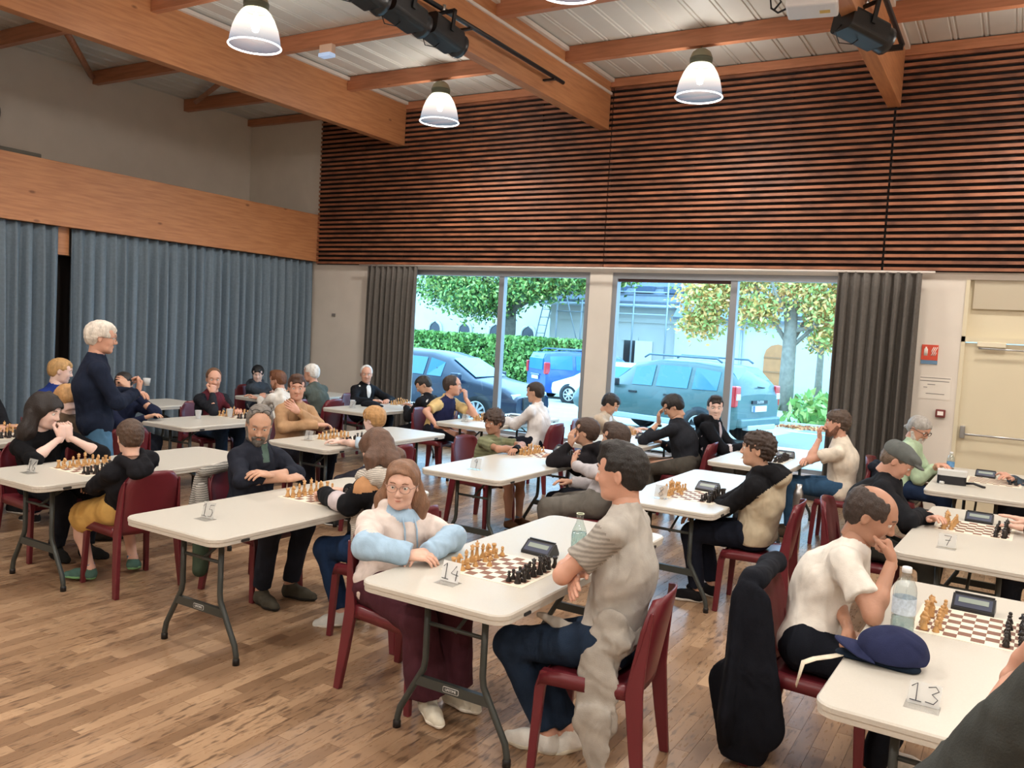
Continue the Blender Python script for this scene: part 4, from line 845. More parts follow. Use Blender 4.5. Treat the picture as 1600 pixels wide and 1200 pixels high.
def person(label, hip, face, head, hf, skin='fair', s=1., seat=.45, L=None, R=None, legs=None, top=None, bot=None, shoe=None, hair=None, gl=None, beard=None, lod='f', sh=1.03, cat='person', tw=0., girth=1., standing=False, group=None, extra=None, slouch=.03, neck=None, seed=0, feet=True):
    """hip: (x,y) of the pelvis; face: body heading in degrees; head: world centre of the head; hf: head heading (yaw, pitch down, roll)"""
    near = lod == 'n'; vb, vc, vh = {'n': (.0105, .0085, .0058), 'm': (.014, .0125, .0075), 'f': (.017, .0155, .0098)}[lod]
    org = np.array((hip[0], hip[1], 0.)); root = empty('person', org, 0, label, cat, group)
    ph = math.radians(face); f = np.array((math.cos(ph), math.sin(ph), 0)); l = np.array((-f[1], f[0], 0)); up = np.array((0, 0, 1.))
    hz = seat+.095*s if not standing else .93*s
    P = np.array((0, 0, hz)); H = np.array(head, float)-org; HR = head_frame(*hf); hs = s**.45*sh
    def loc(t):   # (forward, left, z) or ('w', x, y, z)
        if t is None: return None
        if t[0] == 'w': return np.array(t[1:], float)-org
        return f*t[0]+l*t[1]+up*t[2]
    tdir = nrm(H-P); nd = nrm(.65*up+.35*tdir); N = H-nd*.150*hs-HR[:, 0]*.030*hs
    if neck is not None: N = N+loc((neck[0], neck[1], 0))
    tu = nrm(N-P); tf = nrm(f-(f@tu)*tu); a = math.radians(tw); ts0 = np.cross(tu, tf); tsh = ts0*math.cos(a)+-tf*math.sin(a); tfs = np.cross(tsh, tu)
    TL_ = np.linalg.norm(N-P); Cc = P+(N-P)*.55-tf*slouch*s
    SL = {1: N-tu*.078*s+tsh*.168*s*min(girth, 1.12), -1: N-tu*.078*s-tsh*.168*s*min(girth, 1.12)}
    arms = {}
    for sd, A in ((1, L), (-1, R)):
        A = A or {}; S = SL[sd]; w = loc(A.get('w', (.36, sd*.12, .60 if not standing else .75))); l1, l2 = .285*s, .25*s
        if 'e' in A: E = loc(A['e'])
        else:
            d = w-S; D = np.linalg.norm(d)
            if D > l1+l2-.01: w = S+d/D*(l1+l2-.01); d = w-S; D = l1+l2-.01
            D = max(D, abs(l1-l2)+.03); ca = (l1*l1+D*D-l2*l2)/(2*l1*D); ca = max(-1, min(1, ca)); pole = loc(A['p']) if 'p' in A else (-up*1.0+l*sd*.7-f*.25)
            dn = nrm(d); q = nrm(pole-(pole@dn)*dn); E = S+dn*l1*ca+q*l1*math.sqrt(max(0, 1-ca*ca))
        hd = loc(A['hd']) if 'hd' in A else w-E
        hn = loc(A['hn']) if 'hn' in A else up
        arms[sd] = (S, E, w, nrm(hd), hn, A.get('h', 'relax'))
    LG = {}
    for sd in (1, -1):
        q = (legs or {}).get('l' if sd == 1 else 'r'); hp = P+l*sd*.088*s
        an = loc(q) if q else loc((.42*s if not standing else .02, sd*.10, .085*s))
        l1, l2 = .43*s, .42*s; d = an-hp; D = np.linalg.norm(d)
        if D > l1+l2-.01: an = hp+d/D*(l1+l2-.01); d = an-hp; D = l1+l2-.01
        ca = max(-1, min(1, (l1*l1+D*D-l2*l2)/(2*l1*D))); dn = nrm(d); pole = f*.6+up*(1. if not standing else 0)+l*sd*.12; pole = pole-(pole@dn)*dn
        K = hp+dn*l1*ca+nrm(pole)*l1*math.sqrt(max(0, 1-ca*ca)); LG[sd] = (hp, K, an)
    g = girth; fl12, fl13 = dict(flat=(tf, 1.18)), dict(flat=(tfs, 1.32))
    def torso(o=0., base=True):
        return [cone(P-ts0*.07*s*g, P+ts0*.07*s*g, .105*s+o, .105*s+o), cone(P+tu*.04, Cc, .13*s*g+o, .138*s*g+o, **fl12), cone(Cc, N-tu*.13*s, .148*s*g+o, .128*s+o, **fl13),
                cone(SL[1]-tsh*.02*s, N-tu*.035*s, .046*s+o*.9, .05*s+o), cone(SL[-1]+tsh*.02*s, N-tu*.035*s, .046*s+o*.9, .05*s+o), cone(N-tu*.09*s, N+tu*.005, .085*s+o, .056*s+o*.5)]
    # ---- body (one skin surface, with head and hands)
    nb = H-HR[:, 2]*.085*hs-HR[:, 0]*.02*hs
    bp = torso()+[cone(N-tu*.03, nb, .056*s, .050*hs)]
    for sd in (1, -1):
        S, E, w, hd, hn, hk = arms[sd]; bp += [cone(S, E, .042*s, .034*s), cone(E, E+(w-E)*.3, .035*s, .036*s), cone(E+(w-E)*.3, w, .036*s, .0235*s)]
        hp, K, an = LG[sd]; bp += [cone(hp, K, .085*s, .052*s), cone(K, K+(an-K)*.35, .050*s, .052*s), cone(K+(an-K)*.35, an, .052*s, .034*s), cone(an, an+f*.03-up*.03*s, .034*s, .03*s)]
    F = Field(*sdf_bounds(bp), vb); F.add(bp, .03); V, Q = F.mesh(); Vs = [V]; Qs = [Q]; Ms = [np.zeros(len(Q), int)]; b0 = len(V)
    hv, hq, hm = HEAD[lod]; Vs.append((hv*hs)@HR.T+H); Qs.append(hq+b0); Ms.append(hm); b0 += len(hv)
    for sd in (1, -1):
        S, E, w, hd, hn, hk = arms[sd]; tv, tq = HANDS[(lod, hk)]; z = hn-(hn@hd)*hd; z = nrm(z) if np.linalg.norm(z) > .05 else nrm(np.cross(hd, l)); y = np.cross(z, hd)
        # thumb side: left hand palm down has the thumb to the right
        t = tv.copy()*(s*.97)
        flip = (sd == 1)
        if flip: t[:, 1] *= -1; tq = tq[:, ::-1]
        Vs.append(t@np.stack([hd, y, z], 1).T+w); Qs.append(tq+b0); Ms.append(np.zeros(len(tq), int)); b0 += len(tv)
    link('body', np_mesh('body', np.concatenate(Vs), np.concatenate(Qs), skinmats(skin), np.concatenate(Ms)), root)
    # ---- clothes
    def garment(name, prims, m, k=.03, rip=(.0028, 38), cuts=(), subs=(), late=(), parent=root, vox=None, late_k=.012, label=None):
        F = Field(*sdf_bounds(list(prims)+list(late)), vox or vc); F.add(prims, k)
        if late: F.add(late, late_k)
        if rip: F.ripple(rip[0], rip[1], seed*7+len(name), 5); F.ripple(rip[0]*.4, rip[1]*2.2, seed*7+3, 4)
        for c in cuts: F.cut(*c)
        if subs: F.sub(subs, .006)
        V, Q = F.mesh(); o = link(name, np_mesh(name, V, Q, [m]), parent)
        if label: o['label'] = label
        return o
    top = top or {}; tk = top.get('k', 'long'); tc = top['c'] if not isinstance(top.get('c'), str) else cloth(top['c']); o_ = {'tee': .014, 'long': .016, 'hoodie': .026, 'jacket': .024, 'shirt': .015, 'coat': .03}[tk]+top.get('o', 0)
    hem = top.get('hem', 0.); tp = torso(o_)
    for sd in (1, -1):
        S, E, w, *_ = arms[sd]; q = .56 if tk == 'tee' else 1.
        so = o_*(.9 if tk == 'tee' else .75)
        if tk == 'tee': tp += [cone(S, S+(E-S)*top.get('sl', .66), .044*s+so, .043*s+so*1.5, cap=1)]
        else:
            e = top.get('sl', .96); tp += [cone(S, E, .044*s+so, .038*s+so), cone(E, E+(w-E)*e, .040*s+so, .028*s+so*.9, cap=1)]
    nk = N+tu*.045*s+tf*.02; subs = [ell(N+tu*.055*s+tfs*.012, (.060*s, .060*s, .060*s))]
    if tk in ('shirt', 'jacket', 'polo'): subs = [ell(N+tu*.06*s+tfs*.03, (.056*s,)*3)]
    if top.get('open'): subs.append(cone(N-tu*.02+tfs*.11, N-tu*.22*s+tfs*.15, .05, .02))
    late = []
    if tk == 'hoodie' or top.get('hood'): late += [cone(N+tfs*.075*s-tu*.03+ts_*.03*s, N+tu*.025*s+ts_*.088*s, .026*s, .038*s) for ts_ in (tsh, -tsh)]+[cone(N+tu*.025*s+ts_*.088*s, N-tfs*.10*s+tu*.025*s+ts_*.05*s, .038*s, .048*s) for ts_ in (tsh, -tsh)]+[cone(N-tfs*.105*s+tu*.02*s-tsh*.05*s, N-tfs*.105*s+tu*.02*s+tsh*.05*s, .046*s, .046*s), cone(N-tfs*.135*s-tu*.015*s-tsh*.05*s, N-tfs*.135*s-tu*.015*s+tsh*.05*s, .062*s, .062*s), cone(N-tfs*.135*s-tu*.03*s, N-tfs*.145*s-tu*.12*s, .075*s, .045*s, flat=(tfs, 1.5))]
    if tk in ('shirt', 'jacket') or top.get('collar'): late += [cone(N+tu*.018*s+tfs*.055*s+tsh*.02*s, N+tu*.03*s-tfs*.03*s+tsh*.060*s, .014, .016), cone(N+tu*.018*s+tfs*.055*s-tsh*.02*s, N+tu*.03*s-tfs*.03*s-tsh*.060*s, .014, .016), cone(N+tu*.03*s-tfs*.055*s-tsh*.03*s, N+tu*.03*s-tfs*.055*s+tsh*.03*s, .017, .017)]
    gname = {'tee': 't_shirt', 'long': 'sweater', 'hoodie': 'hoodie', 'jacket': 'jacket', 'shirt': 'shirt', 'coat': 'coat'}[tk]
    g_ = garment(gname, tp, tc, rip=top.get('rip', (.0055, 34)), cuts=[(-tu, P-tu*(.055*s+hem))], subs=subs, late=late)
    me = g_.data; co = np.empty(len(me.polygons)*3, np.float32); me.polygons.foreach_get('center', co); co = co.reshape(-1, 3); mi = np.zeros(len(co), np.int32)
    for (mm, fn) in top.get('zones', []):      # woven-in colour areas of the garment itself
        me.materials.append(cloth(mm) if isinstance(mm, str) else mm); ctx = dict(N=N, P=P, tu=tu, tf=tfs, ts=tsh, arms=arms, s=s); sel = fn(co, ctx); mi[sel] = len(me.materials)-1
    if top.get('zones'): me.polygons.foreach_set('material_index', mi)
    if top.get('inner'):
        garment('t_shirt', torso(o_-.006), cloth(top['inner']), rip=None, cuts=[(-tu, P)], subs=[ell(N+tu*.05*s+tfs*.012, (.058*s,)*3)])
    bot = bot or {}; bc = bot['c'] if not isinstance(bot.get('c'), str) else cloth(bot['c']); bo = bot.get('o', .014); bt = [cone(P-ts0*.07*s*g, P+ts0*.07*s*g, .107*s+bo, .107*s+bo), cone(P, P+tu*.08, .12*s*g+bo, .118*s*g+bo, **fl12)]
    for sd in (1, -1):
        hp, K, an = LG[sd]
        if bot.get('k') == 'shorts': bt += [cone(hp, hp+(K-hp)*.86, .088*s+bo, .062*s+bo*1.8, cap=1)]
        else: bt += [cone(hp, K, .087*s+bo, .056*s+bo), cone(K, K+(an-K)*.94, .056*s+bo, .040*s+bo*bot.get('flare', 1.2), cap=1)]
    garment({'shorts': 'shorts'}.get(bot.get('k'), 'trousers'), bt, bc, rip=(.0034, 32), cuts=[(tu, P+tu*.10)], vox=vc*1.25)
    # ---- shoes
    if feet:
        for sd in (1, -1):
            hp, K, an = LG[sd]; q = (legs or {}).get('fl' if sd == 1 else 'fr'); fd = loc((q[0], q[1], q[2])) if q else (f*1.0+l*sd*.22); fd = nrm(fd)
            z = nrm(up-(up@fd)*fd); y = np.cross(z, fd); R_ = np.stack([fd, y, z], 1); O = an-z*.085*s*1.0+fd*.045*s
            (uv, uq), (sv, sq) = SHOE[lod]; c1, c2 = (shoe or ('2a2a2c', 'd8d6d0'))
            u_ = link('shoe', np_mesh('shoe', (uv*s)@R_.T+O, uq, [cloth(c1)]), root)
            link('sole', np_mesh('sole', (sv*s)@R_.T+O, sq, [cloth(c2)]), u_)
            if near:
                lb = MB(); lm = cloth((shoe or ('', 'd8d6d0'))[1] if c1 != c2 else '8c8a84')
                for q_ in range(4):
                    xx, zz = .028+q_*.019, .083-q_*.0085; lb.tube([tuple((np.array(v_)*s)@R_.T+O) for v_ in ((xx, .024, zz-.010), (xx+.004, 0, zz), (xx, -.024, zz-.010))], .0026*s, lm, 5)
                lb.build('laces', u_)
            if bot.get('k') == 'shorts' or bot.get('sock'):
                F = [cone(an+(K-an)*.10, an-up*.02, .042*s, .042*s, cap0=1)]; garment('sock', F, cloth(bot.get('sock', '6f8fb0')), rip=None)
    # ---- hair, beard, brows, glasses
    hp_ = empty('x') if False else None
    if hair:
        hc = mat('hair_'+hair['c'], hexc(hair['c']), .55, noise=(45, .22), bump=(220, .5), stretch=(1, 1, .3)); V, Q = hair_mesh(hair, vh, seed+3); link('hair', np_mesh('hair', (V*hs)@HR.T+H, Q, [hc]), root)
    bc_ = mat('hair_'+(hair or {}).get('brow', (hair or {'c': '3a2c22'})['c']), hexc((hair or {}).get('brow', (hair or {'c': '3a2c22'})['c'])), .6)
    for sd in (1, -1): MB().tube([tuple(HR@(np.array(p)*hs)+H) for p in ((.0985, sd*.014, .030), (.0985, sd*.028, .036), (.087, sd*.046, .031))], .0024*hs, bc_, 5).build('eyebrow', root)
    if beard:
        V, Q = beard_mesh(beard, vh, seed+5); link('beard', np_mesh('beard', (V*hs)@HR.T+H, Q, [mat('hair_'+beard['c'], hexc(beard['c']), .7, noise=(70, .35), bump=(220, .5))]), root)
    if gl:
        gb = MB(); gm = mat('glasses_'+gl.get('c', '1c1c1e'), hexc(gl.get('c', '1c1c1e')), .3); oz = gl.get('z', 0.); ox = gl.get('x', 0.); r_ = gl.get('r', .0225)
        T = lambda p: tuple(HR@((np.array(p)+(ox, 0, oz))*hs)+H)
        for sd in (1, -1):
            gb.tube([T((.106-.10*(abs(r_*math.cos(a)*1.15+.031)-.031)**2*0-.12*max(0, abs(sd*.032+r_*1.15*math.cos(a))-.03), sd*.032+r_*1.15*math.cos(a), .006+r_*.85*math.sin(a))) for a in [2*PI*q/14 for q in range(14)]], .0016*hs*gl.get('t', 1), gm, 5, closed=True)
            gb.tube([T((.100, sd*.057, .010)), T((.05, sd*.079, .010)), T((-.012, sd*.084, .006)), T((-.03, sd*.083, -.012))], .0016*hs*gl.get('t', 1), gm, 5)
        gb.tube([T((.105, .008, .008)), T((.110, 0, .011)), T((.105, -.008, .008))], .0014*hs, gm, 5); gb.build('glasses', root)
    return dict(root=root, H=H+org, N=N+org, P=P+org, org=org, HR=HR, arms=arms, LG=LG, f=f, l=l, tu=tu, tf=tf, ts=tsh, hs=hs, s=s, garment=garment, TL=TL_)
# ------------------------------------------------------------------ tables
M_top = mat('table_top_plastic', hexc('c4bfb4'), .33, noise=(160, .025), bump=(420, .12))
M_leg = mat('table_leg_paint', hexc('3b3f3c'), .4, metal=.2)
M_slot = mat('slot_black', hexc('2a2a2a'), .5)
TW, TLn, TH = .76, 1.83, .735
def rim_section():
    pass
def make_table():
    t = empty('folding_table'); r = .075
    bm_ = MB(); P = [rrect(.0+d, TW-d, 0+d, TLn-d, r-d, 7) for d in (.006, 0, 0, .004, .004, .012, .012)]
    Z = [TH, TH-.006, TH-.022, TH-.024, TH-.043, TH-.047, TH-.030]
    rings = [[bm_.bm.verts.new((p[0], p[1], z)) for p in pts] for pts, z in zip(P, Z)]; i = bm_.mi(M_top); n = len(rings[0])
    bm_.bm.faces.new(rings[0]); 
    for A, B in zip(rings, rings[1:]):
        for q in range(n): f = bm_.bm.faces.new((A[q], A[(q+1) % n], B[(q+1) % n], B[q])); f.smooth = False
    bm_.bm.faces.new(rings[-1]); bm_.build('tabletop', t)
    for (x, y, dx, dy) in ((TW-.0015, .20, .003, .028), (.0015, .20, .003, .028), (TW-.0015, TLn-.2, .003, .028), (.0015, TLn-.2, .003, .028)):
        o = MB().prism(rrect(-dy, dy, -.007, .007, .0069, 4), -.003, .003, M_slot, axis='x').build('latch_slot', t, (x, y, TH-.034))
    for e, y in ((0, .235), (1, TLn-.235)):
        cx = TW/2
        for s in (1, -1):
            pts = [(cx+s*a, y, z) for a, z in ((.155, TH-.05), (.155, .36), (.162, .315), (.185, .275), (.25, .16), (.285, .10), (.298, .05), (.300, .004))]
            l = MB().tube(pts, .0155, M_leg, 10).build('leg', t)
            MB().lathe([(0, 0), (.019, 0), (.019, .03), (.016, .035)], M_black, 10, c=pts[-1]).build('foot_cap', l, (0, 0, -.004))
        c = MB(); c.prism([(cx-.185, .28), (cx+.185, .28), (cx+.205, .235), (cx-.205, .235)], y-.012, y+.012, M_leg, axis='y'); c = c.build('crossbar', t)
        c['k'] = e
        MB().tube([(cx-.155, y, .53), (cx+.155, y, .53)], .010, M_leg, 8).build('upper_crossbar', t)
        dy = 1 if e == 0 else -1
        MB().tube([(cx, y, .52), (cx, y+dy*.30, TH-.06)], .009, M_leg, 6).build('brace', t)
    return t
tab0 = make_table(); ttree = tree_of(tab0); TABLES = {}
TPOS = {   # name: x, y, angle, label
 '14': (-2.412, 2.814, 0, 'white folding table with number 14 card between girl and man in grey t-shirt'),
 '15': (-4.126, 2.84, .008, 'white folding table with the number 15 card, open end facing the viewer'),
 '16': (-5.90, 2.95, 0, 'white folding table at left between dark-haired woman in black and boy in yellow shorts'),
 '5': (-4.006, 5.355, 0, 'white folding table where the curly boy in green t-shirt sits'),
 '8': (-2.377, 5.414, .01, 'white folding table with the number 8 card before teenager in black and beige hoodie'),
 '13': (-.472, 2.797, .0276, 'white folding table with the number 13 card at right front edge'),
 '7': (-.524, 5.238, .043, 'white folding table with the number 7 card at the right edge'),
 'TL': (-5.85, 5.46, 0, 'white folding table between man in camel sweater and blond boy'),
 'T3R': (-.58, 7.83, .02, 'white folding table with black and white bag, nearest the door'),
 'T3M': (-2.46, 7.83, .01, 'white folding table by window between man in glasses and bearded man in cream t-shirt'),
 'polo': (-5.87, 8.1, 0, 'white folding table by window between man in polo and youth in white shirt'),
 'TM': (-7.67, 5.42, 0, 'white folding table with two plastic cups before man in burgundy vest'),
 'TW': (-7.64, 8.05, 0, 'white folding table with a dark cap before white-haired man in black cardigan'),
 'T369': (-9.35, 8.10, 0, 'white folding table next to boy with black hair near the left curtain'),
 'T4': (-4.0, 7.83, 0, 'white folding table by window between youth in beige sweater and youth in dark sweater'),
 'T9': (-9.38, 5.25, 0, 'empty white folding table close to the long grey curtain'),
 'TA': (-7.68, 2.78, 0, 'white folding table cut off by left edge of the picture'),
}
for i, (k, (x, y, a, lab)) in enumerate(TPOS.items()):
    r = tab0 if i == 0 else copy_tree(ttree); r.location = (x, y, 0); r.rotation_euler = (0, 0, -a); tag(r, lab, 'table', 'white folding tables'); TABLES[k] = r
def on_t(k, a, b, z=0.): # local table coords to world
    x, y, an, _ = TPOS[k]; c, s = math.cos(-an), math.sin(-an); return (x+a*c-b*s, y+a*s+b*c, TH+z)

for k in ('14', '15'):
    for c in [c for c in kids(TABLES[k]) if c.get('k') == 0 and c.name.startswith('crossbar')]:
        MB().prism(rrect(-.042, .042, -.013, .013, .006, 3), -.001, .001, M_txt, axis='y').build('label_border', c, (TW/2, .222, .257))
        MB().prism(rrect(-.040, .040, -.011, .011, .005, 3), -.001, .001, M_leg, axis='y').build('label_plate', c, (TW/2, .2215, .257))
        text_obj('label_text', 'LIFETIME', .0155, M_txt, c, Matrix.Translation((TW/2, .2203, .257)) @ Matrix.Rotation(PI/2, 4, 'X'))
for r in TABLES.values():
    for c in kids(r):
        if 'k' in c: del c['k']
# ------------------------------------------------------------------ chairs
M_ch = mat('burgundy_plastic', hexc('621f27'), .33, noise=(4, .08), spec=.5)
def make_chair():
    c = empty('plastic_chair')       # x forward, origin on floor under the seat centre
    s = MB(); n = 8; g = []
    for i in range(n+1):
        u = i/n; x = -.19+.385*u; row = []
        for j in range(n+1):
            v = j/n*2-1; w = .205+.022*u; z = .445-.012*(1-v*v)-.010*math.sin(PI*u)+(-.030*max(0, u-.86)/.14)
            row.append((x, v*w, z))
        g.append(row)
    s.sheet(g, M_ch)
    for sd in (1, -1): s.sheet([[(-.19+.385*i/n, sd*(.205+.022*i/n), .445-(.030*max(0, i/n-.86)/.14)) for i in range(n+1)], [(-.19+.385*i/n, sd*(.212+.022*i/n), .385) for i in range(n+1)]], M_ch)
    s.sheet([[(.195, (j/n*2-1)*.227, .415) for j in range(n+1)], [(.20, (j/n*2-1)*.234, .375) for j in range(n+1)]], M_ch)
    solidify(s.build('seat', c, norm=False), .006)
    b = MB(); g = []
    for i in range(13):          # curved back shell with side flanges
        t = i/12; z = .40+.42*t; row = []
        wt = .215-.012*t-(.060*max(0, t-.72)**2/.0784 if t > .72 else 0)
        for j in range(11):
            v = j/10*2-1; x = -.195-.075*t-.035*(1-abs(v)**2.4)
            zz = z-.020*abs(v)**3*t*(1 if t > .7 else 0)
            row.append((x+(.020 if abs(v) > .95 else 0), v*wt, zz))
        g.append(row)
    b.sheet(g, M_ch); solidify(b.build('backrest', c, norm=False), .008)
    def leg(pts):
        m = MB(); A = []
        for (x, y, z, wx, wy) in pts: A.append([m.bm.verts.new((x+dx*wx, y+dy*wy, z)) for dx, dy in ((-.5, -.5), (.5, -.5), (.5, .5), (-.5, .5))])
        i = m.mi(M_ch)
        for p, q in zip(A, A[1:]):
            for k in range(4): m.bm.faces.new((p[k], p[(k+1) % 4], q[(k+1) % 4], q[k]))
        m.bm.faces.new(A[0]); m.bm.faces.new(A[-1]); bmesh.ops.bevel(m.bm, geom=list(m.bm.edges), offset=.004, segments=1, affect='EDGES'); return m.build('leg', c)
    for sd in (1, -1):
        leg([(.175, sd*.195, .435, .045, .05), (.195, sd*.208, .36, .045, .03), (.212, sd*.222, 0, .034, .030)])
        leg([(-.262, sd*.188, .76, .014, .012), (-.232, sd*.197, .55, .045, .018), (-.212, sd*.203, .42, .075, .024), (-.236, sd*.215, .2, .058, .030), (-.262, sd*.226, 0, .040, .032)])
    return c
ch0 = make_chair(); ctree = tree_of(ch0); nch = [0]
def chair(x, y, deg, label):
    r = ch0 if nch[0] == 0 else copy_tree(ctree); nch[0] += 1; r.location = (x, y, 0); r.rotation_euler = (0, 0, math.radians(deg)); return tag(r, 'burgundy plastic chair '+label, 'chair', 'burgundy plastic chairs')
# ------------------------------------------------------------------ chess
M_lp = mat('boxwood_piece', hexc('c0935c'), .35, noise=(40, .08)); M_dp = mat('ebony_piece', hexc('1d1613'), .3)
PROF = {
 'pawn': [(0, 0), (.0145, 0), (.0145, .004), (.012, .008), (.0125, .010), (.007, .018), (.0055, .028), (.009, .030), (.009, .032), (.0055, .034), (.0085, .041), (.006, .048), (0, .050)],
 'rook': [(0, 0), (.0165, 0), (.0165, .005), (.0135, .010), (.014, .012), (.0095, .020), (.0085, .038), (.012, .042), (.0125, .053), (.009, .053), (.009, .049), (0, .049)],
 'bishop': [(0, 0), (.016, 0), (.016, .005), (.013, .010), (.0135, .012), (.007, .024), (.0058, .042), (.0105, .044), (.0105, .047), (.006, .049), (.0095, .057), (.007, .066), (.002, .070), (.003, .072), (0, .074)],
 'queen': [(0, 0), (.0185, 0), (.0185, .006), (.015, .011), (.0155, .014), (.0085, .028), (.0065, .058), (.0115, .061), (.0115, .064), (.007, .066), (.0125, .080), (.009, .082), (.003, .083), (.003, .087), (0, .088)],
 'king': [(0, 0), (.0190, 0), (.0190, .006), (.0155, .011), (.016, .014), (.0090, .028), (.0068, .062), (.0120, .065), (.0120, .068), (.007, .070), (.0115, .084), (.008, .086), (0, .087)],
 'knight': [(0, 0), (.0165, 0), (.0165, .005), (.0135, .010), (.0140, .013), (.011, .018), (.0, .019)]}
PM = {}
for col, m in (('pale', M_lp), ('dark', M_dp)):
    for k, pr in PROF.items():
        b = MB(); b.lathe(pr, m, 12)
        if k == 'king': b.box(-.0016, .0016, -.0016, .0016, .085, .098, m); b.box(-.0045, .0045, -.0015, .0015, .090, .0935, m)
        if k == 'rook':
            pass
        if k == 'knight':
            F = Field((-.02, -.012, .005), (.025, .012, .07), .0023)
            F.add([cone((-.004, 0, .016), (-.004, 0, .038), .010, .0085), cone((-.004, 0, .038), (.004, 0, .052), .009, .0075), cone((.003, 0, .052), (.017, 0, .043), .0075, .0050), cone((-.001, .003, .055), (-.002, .004, .063), .003, .001), cone((-.001, -.003, .055), (-.002, -.004, .063), .003, .001), cone((-.012, 0, .036), (-.003, 0, .058), .003, .003)], .006)
            V, Q = F.mesh(); vs = [b.bm.verts.new(v) for v in V]; i = b.mi(m)
            for q in Q: f = b.bm.faces.new([vs[t] for t in q]); f.material_index = i; f.smooth = True
        PM[(col, k)] = b.mesh('chess_'+k)
M_bw = mat('board_cream', hexc('e0d9c6'), .6); M_bb = mat('board_brown', hexc('7a5240'), .6)
def board_mesh():
    b = MB(); b.box(-.22, .22, -.22, .22, 0, .0016, M_bw); sq = .05
    for i in range(8):
        for j in range(8):
            if (i+j) % 2 == 0: b.box((i-4)*sq, (i-3)*sq, (j-4)*sq, (j-3)*sq, .0016, .0020, M_bb)
    return b.mesh('chessboard')
BM_ = board_mesh(); ORDER = ['rook', 'knight', 'bishop', 'queen', 'king', 'bishop', 'knight', 'rook']; FAR = []
def board(k, a, b, where, near=True, moves={}, drop=(), rot=0, only=None, inst=False):
    x, y, z = on_t(k, a, b); an = -TPOS[k][2]+rot
    o = link('chessboard', BM_, None, (x, y, z), an); tag(o, 'roll-up chessboard with brown and cream squares '+where, 'chessboard')
    pos = {}
    for j in range(8):
        pos[(0, j)] = ('pale', ORDER[j]); pos[(1, j)] = ('pale', 'pawn'); pos[(7, j)] = ('dark', ORDER[j]); pos[(6, j)] = ('dark', 'pawn')
    for p, q in moves.items(): pos[q] = pos.pop(p)
    for p in drop: pos.pop(p, None)
    for (i, j), (col, kd) in pos.items():
        lx, ly = (i-3.5)*.05+random.uniform(-.005, .005), (j-3.5)*.05+random.uniform(-.005, .005); c, s = math.cos(an), math.sin(an); wx, wy = x+lx*c-ly*s, y+lx*s+ly*c
        if not near: FAR.append((col, kd, wx, wy, z+.002)); continue
        p = link('chess_'+kd, PM[(col, kd)], None, (wx, wy, z+.002), random.uniform(-.3, .3)+(0 if col == 'pale' else PI))
        tag(p, '%s wooden chess %s on the board %s' % (col, kd, where), 'chess '+kd, None if kd in ('king', 'queen') else '%s %ss on the board %s' % (col, kd, where))
MV = {(1, 4): (3, 4), (6, 3): (4, 3), (0, 6): (2, 5)}
board('14', .40, .60, 'beside the 14 card', moves={(1, 3): (2, 3)})
board('15', .40, 1.18, 'before the grey-bearded man', moves={(1, 4): (3, 4)})
board('16', .42, .62, 'in front of the woman in black', moves={(6, 4): (5, 4)})
board('13', .38, 1.22, 'beside the tall plastic bottle and 13 card')
board('7', .34, 1.10, 'before man in grey flat cap')
board('8', .42, .56, 'before teenager in black and beige hoodie', moves={(1, 3): (2, 3)})
board('5', .36, 1.47, 'before curly boy in green')
board('TL', .42, .62, 'between man in camel sweater and blond boy', moves={(1, 4): (3, 4)})
board('T3R', .48, 1.05, 'behind the black and white bag', drop=[(i, j) for i in (0, 1) for j in range(8)]+[(6, j) for j in range(8) if j != 2]+[(7, j) for j in range(8) if j != 2])
board('TM', .30, 1.12, 'before man in burgundy vest', False)
board('TW', .38, 1.36, 'before white-haired man in black cardigan', False)
board('polo', .40, .72, 'before man in yellow and navy polo', False)
board('T4', .38, 1.3, 'between youths in beige and dark sweaters', False)
board('T3M', .40, .66, 'behind head of teenager in black hoodie', False)
board('T369', .38, .75, 'before boy with black hair', False)
board('TA', .36, 1.2, 'at left edge of the picture', False)
Vs, Qs, Ms, nb = [], [], [], 0
cache = {}
for key, me in PM.items():
    v = np.empty(len(me.vertices)*3, np.float32); me.vertices.foreach_get('co', v); tri = []
    for p in me.polygons:
        q = list(p.vertices); tri.append(q[:4] if len(q) == 4 else (q[:3]+[q[2]] if len(q) == 3 else None))
        if len(q) > 4:
            tri.pop()
    cache[key] = (v.reshape(-1, 3), [t for t in tri if t])
bmf = bmesh.new()
for col, kd, x, y, z in FAR:
    v, t = cache[(col, kd)]; vs = [bmf.verts.new((a[0]+x, a[1]+y, a[2]+z)) for a in v]; mi = 0 if col == 'pale' else 1
    for q in t:
        try: f = bmf.faces.new([vs[w] for w in dict.fromkeys(q)]); f.material_index = mi; f.smooth = True
        except ValueError: pass
me = bpy.data.meshes.new('chess_pieces'); bmf.to_mesh(me); bmf.free(); me.materials.append(M_lp); me.materials.append(M_dp)
tag(link('chess_pieces', me), 'small pale and dark chess pieces standing on the boards of the farther tables', 'chess pieces', kind='stuff')
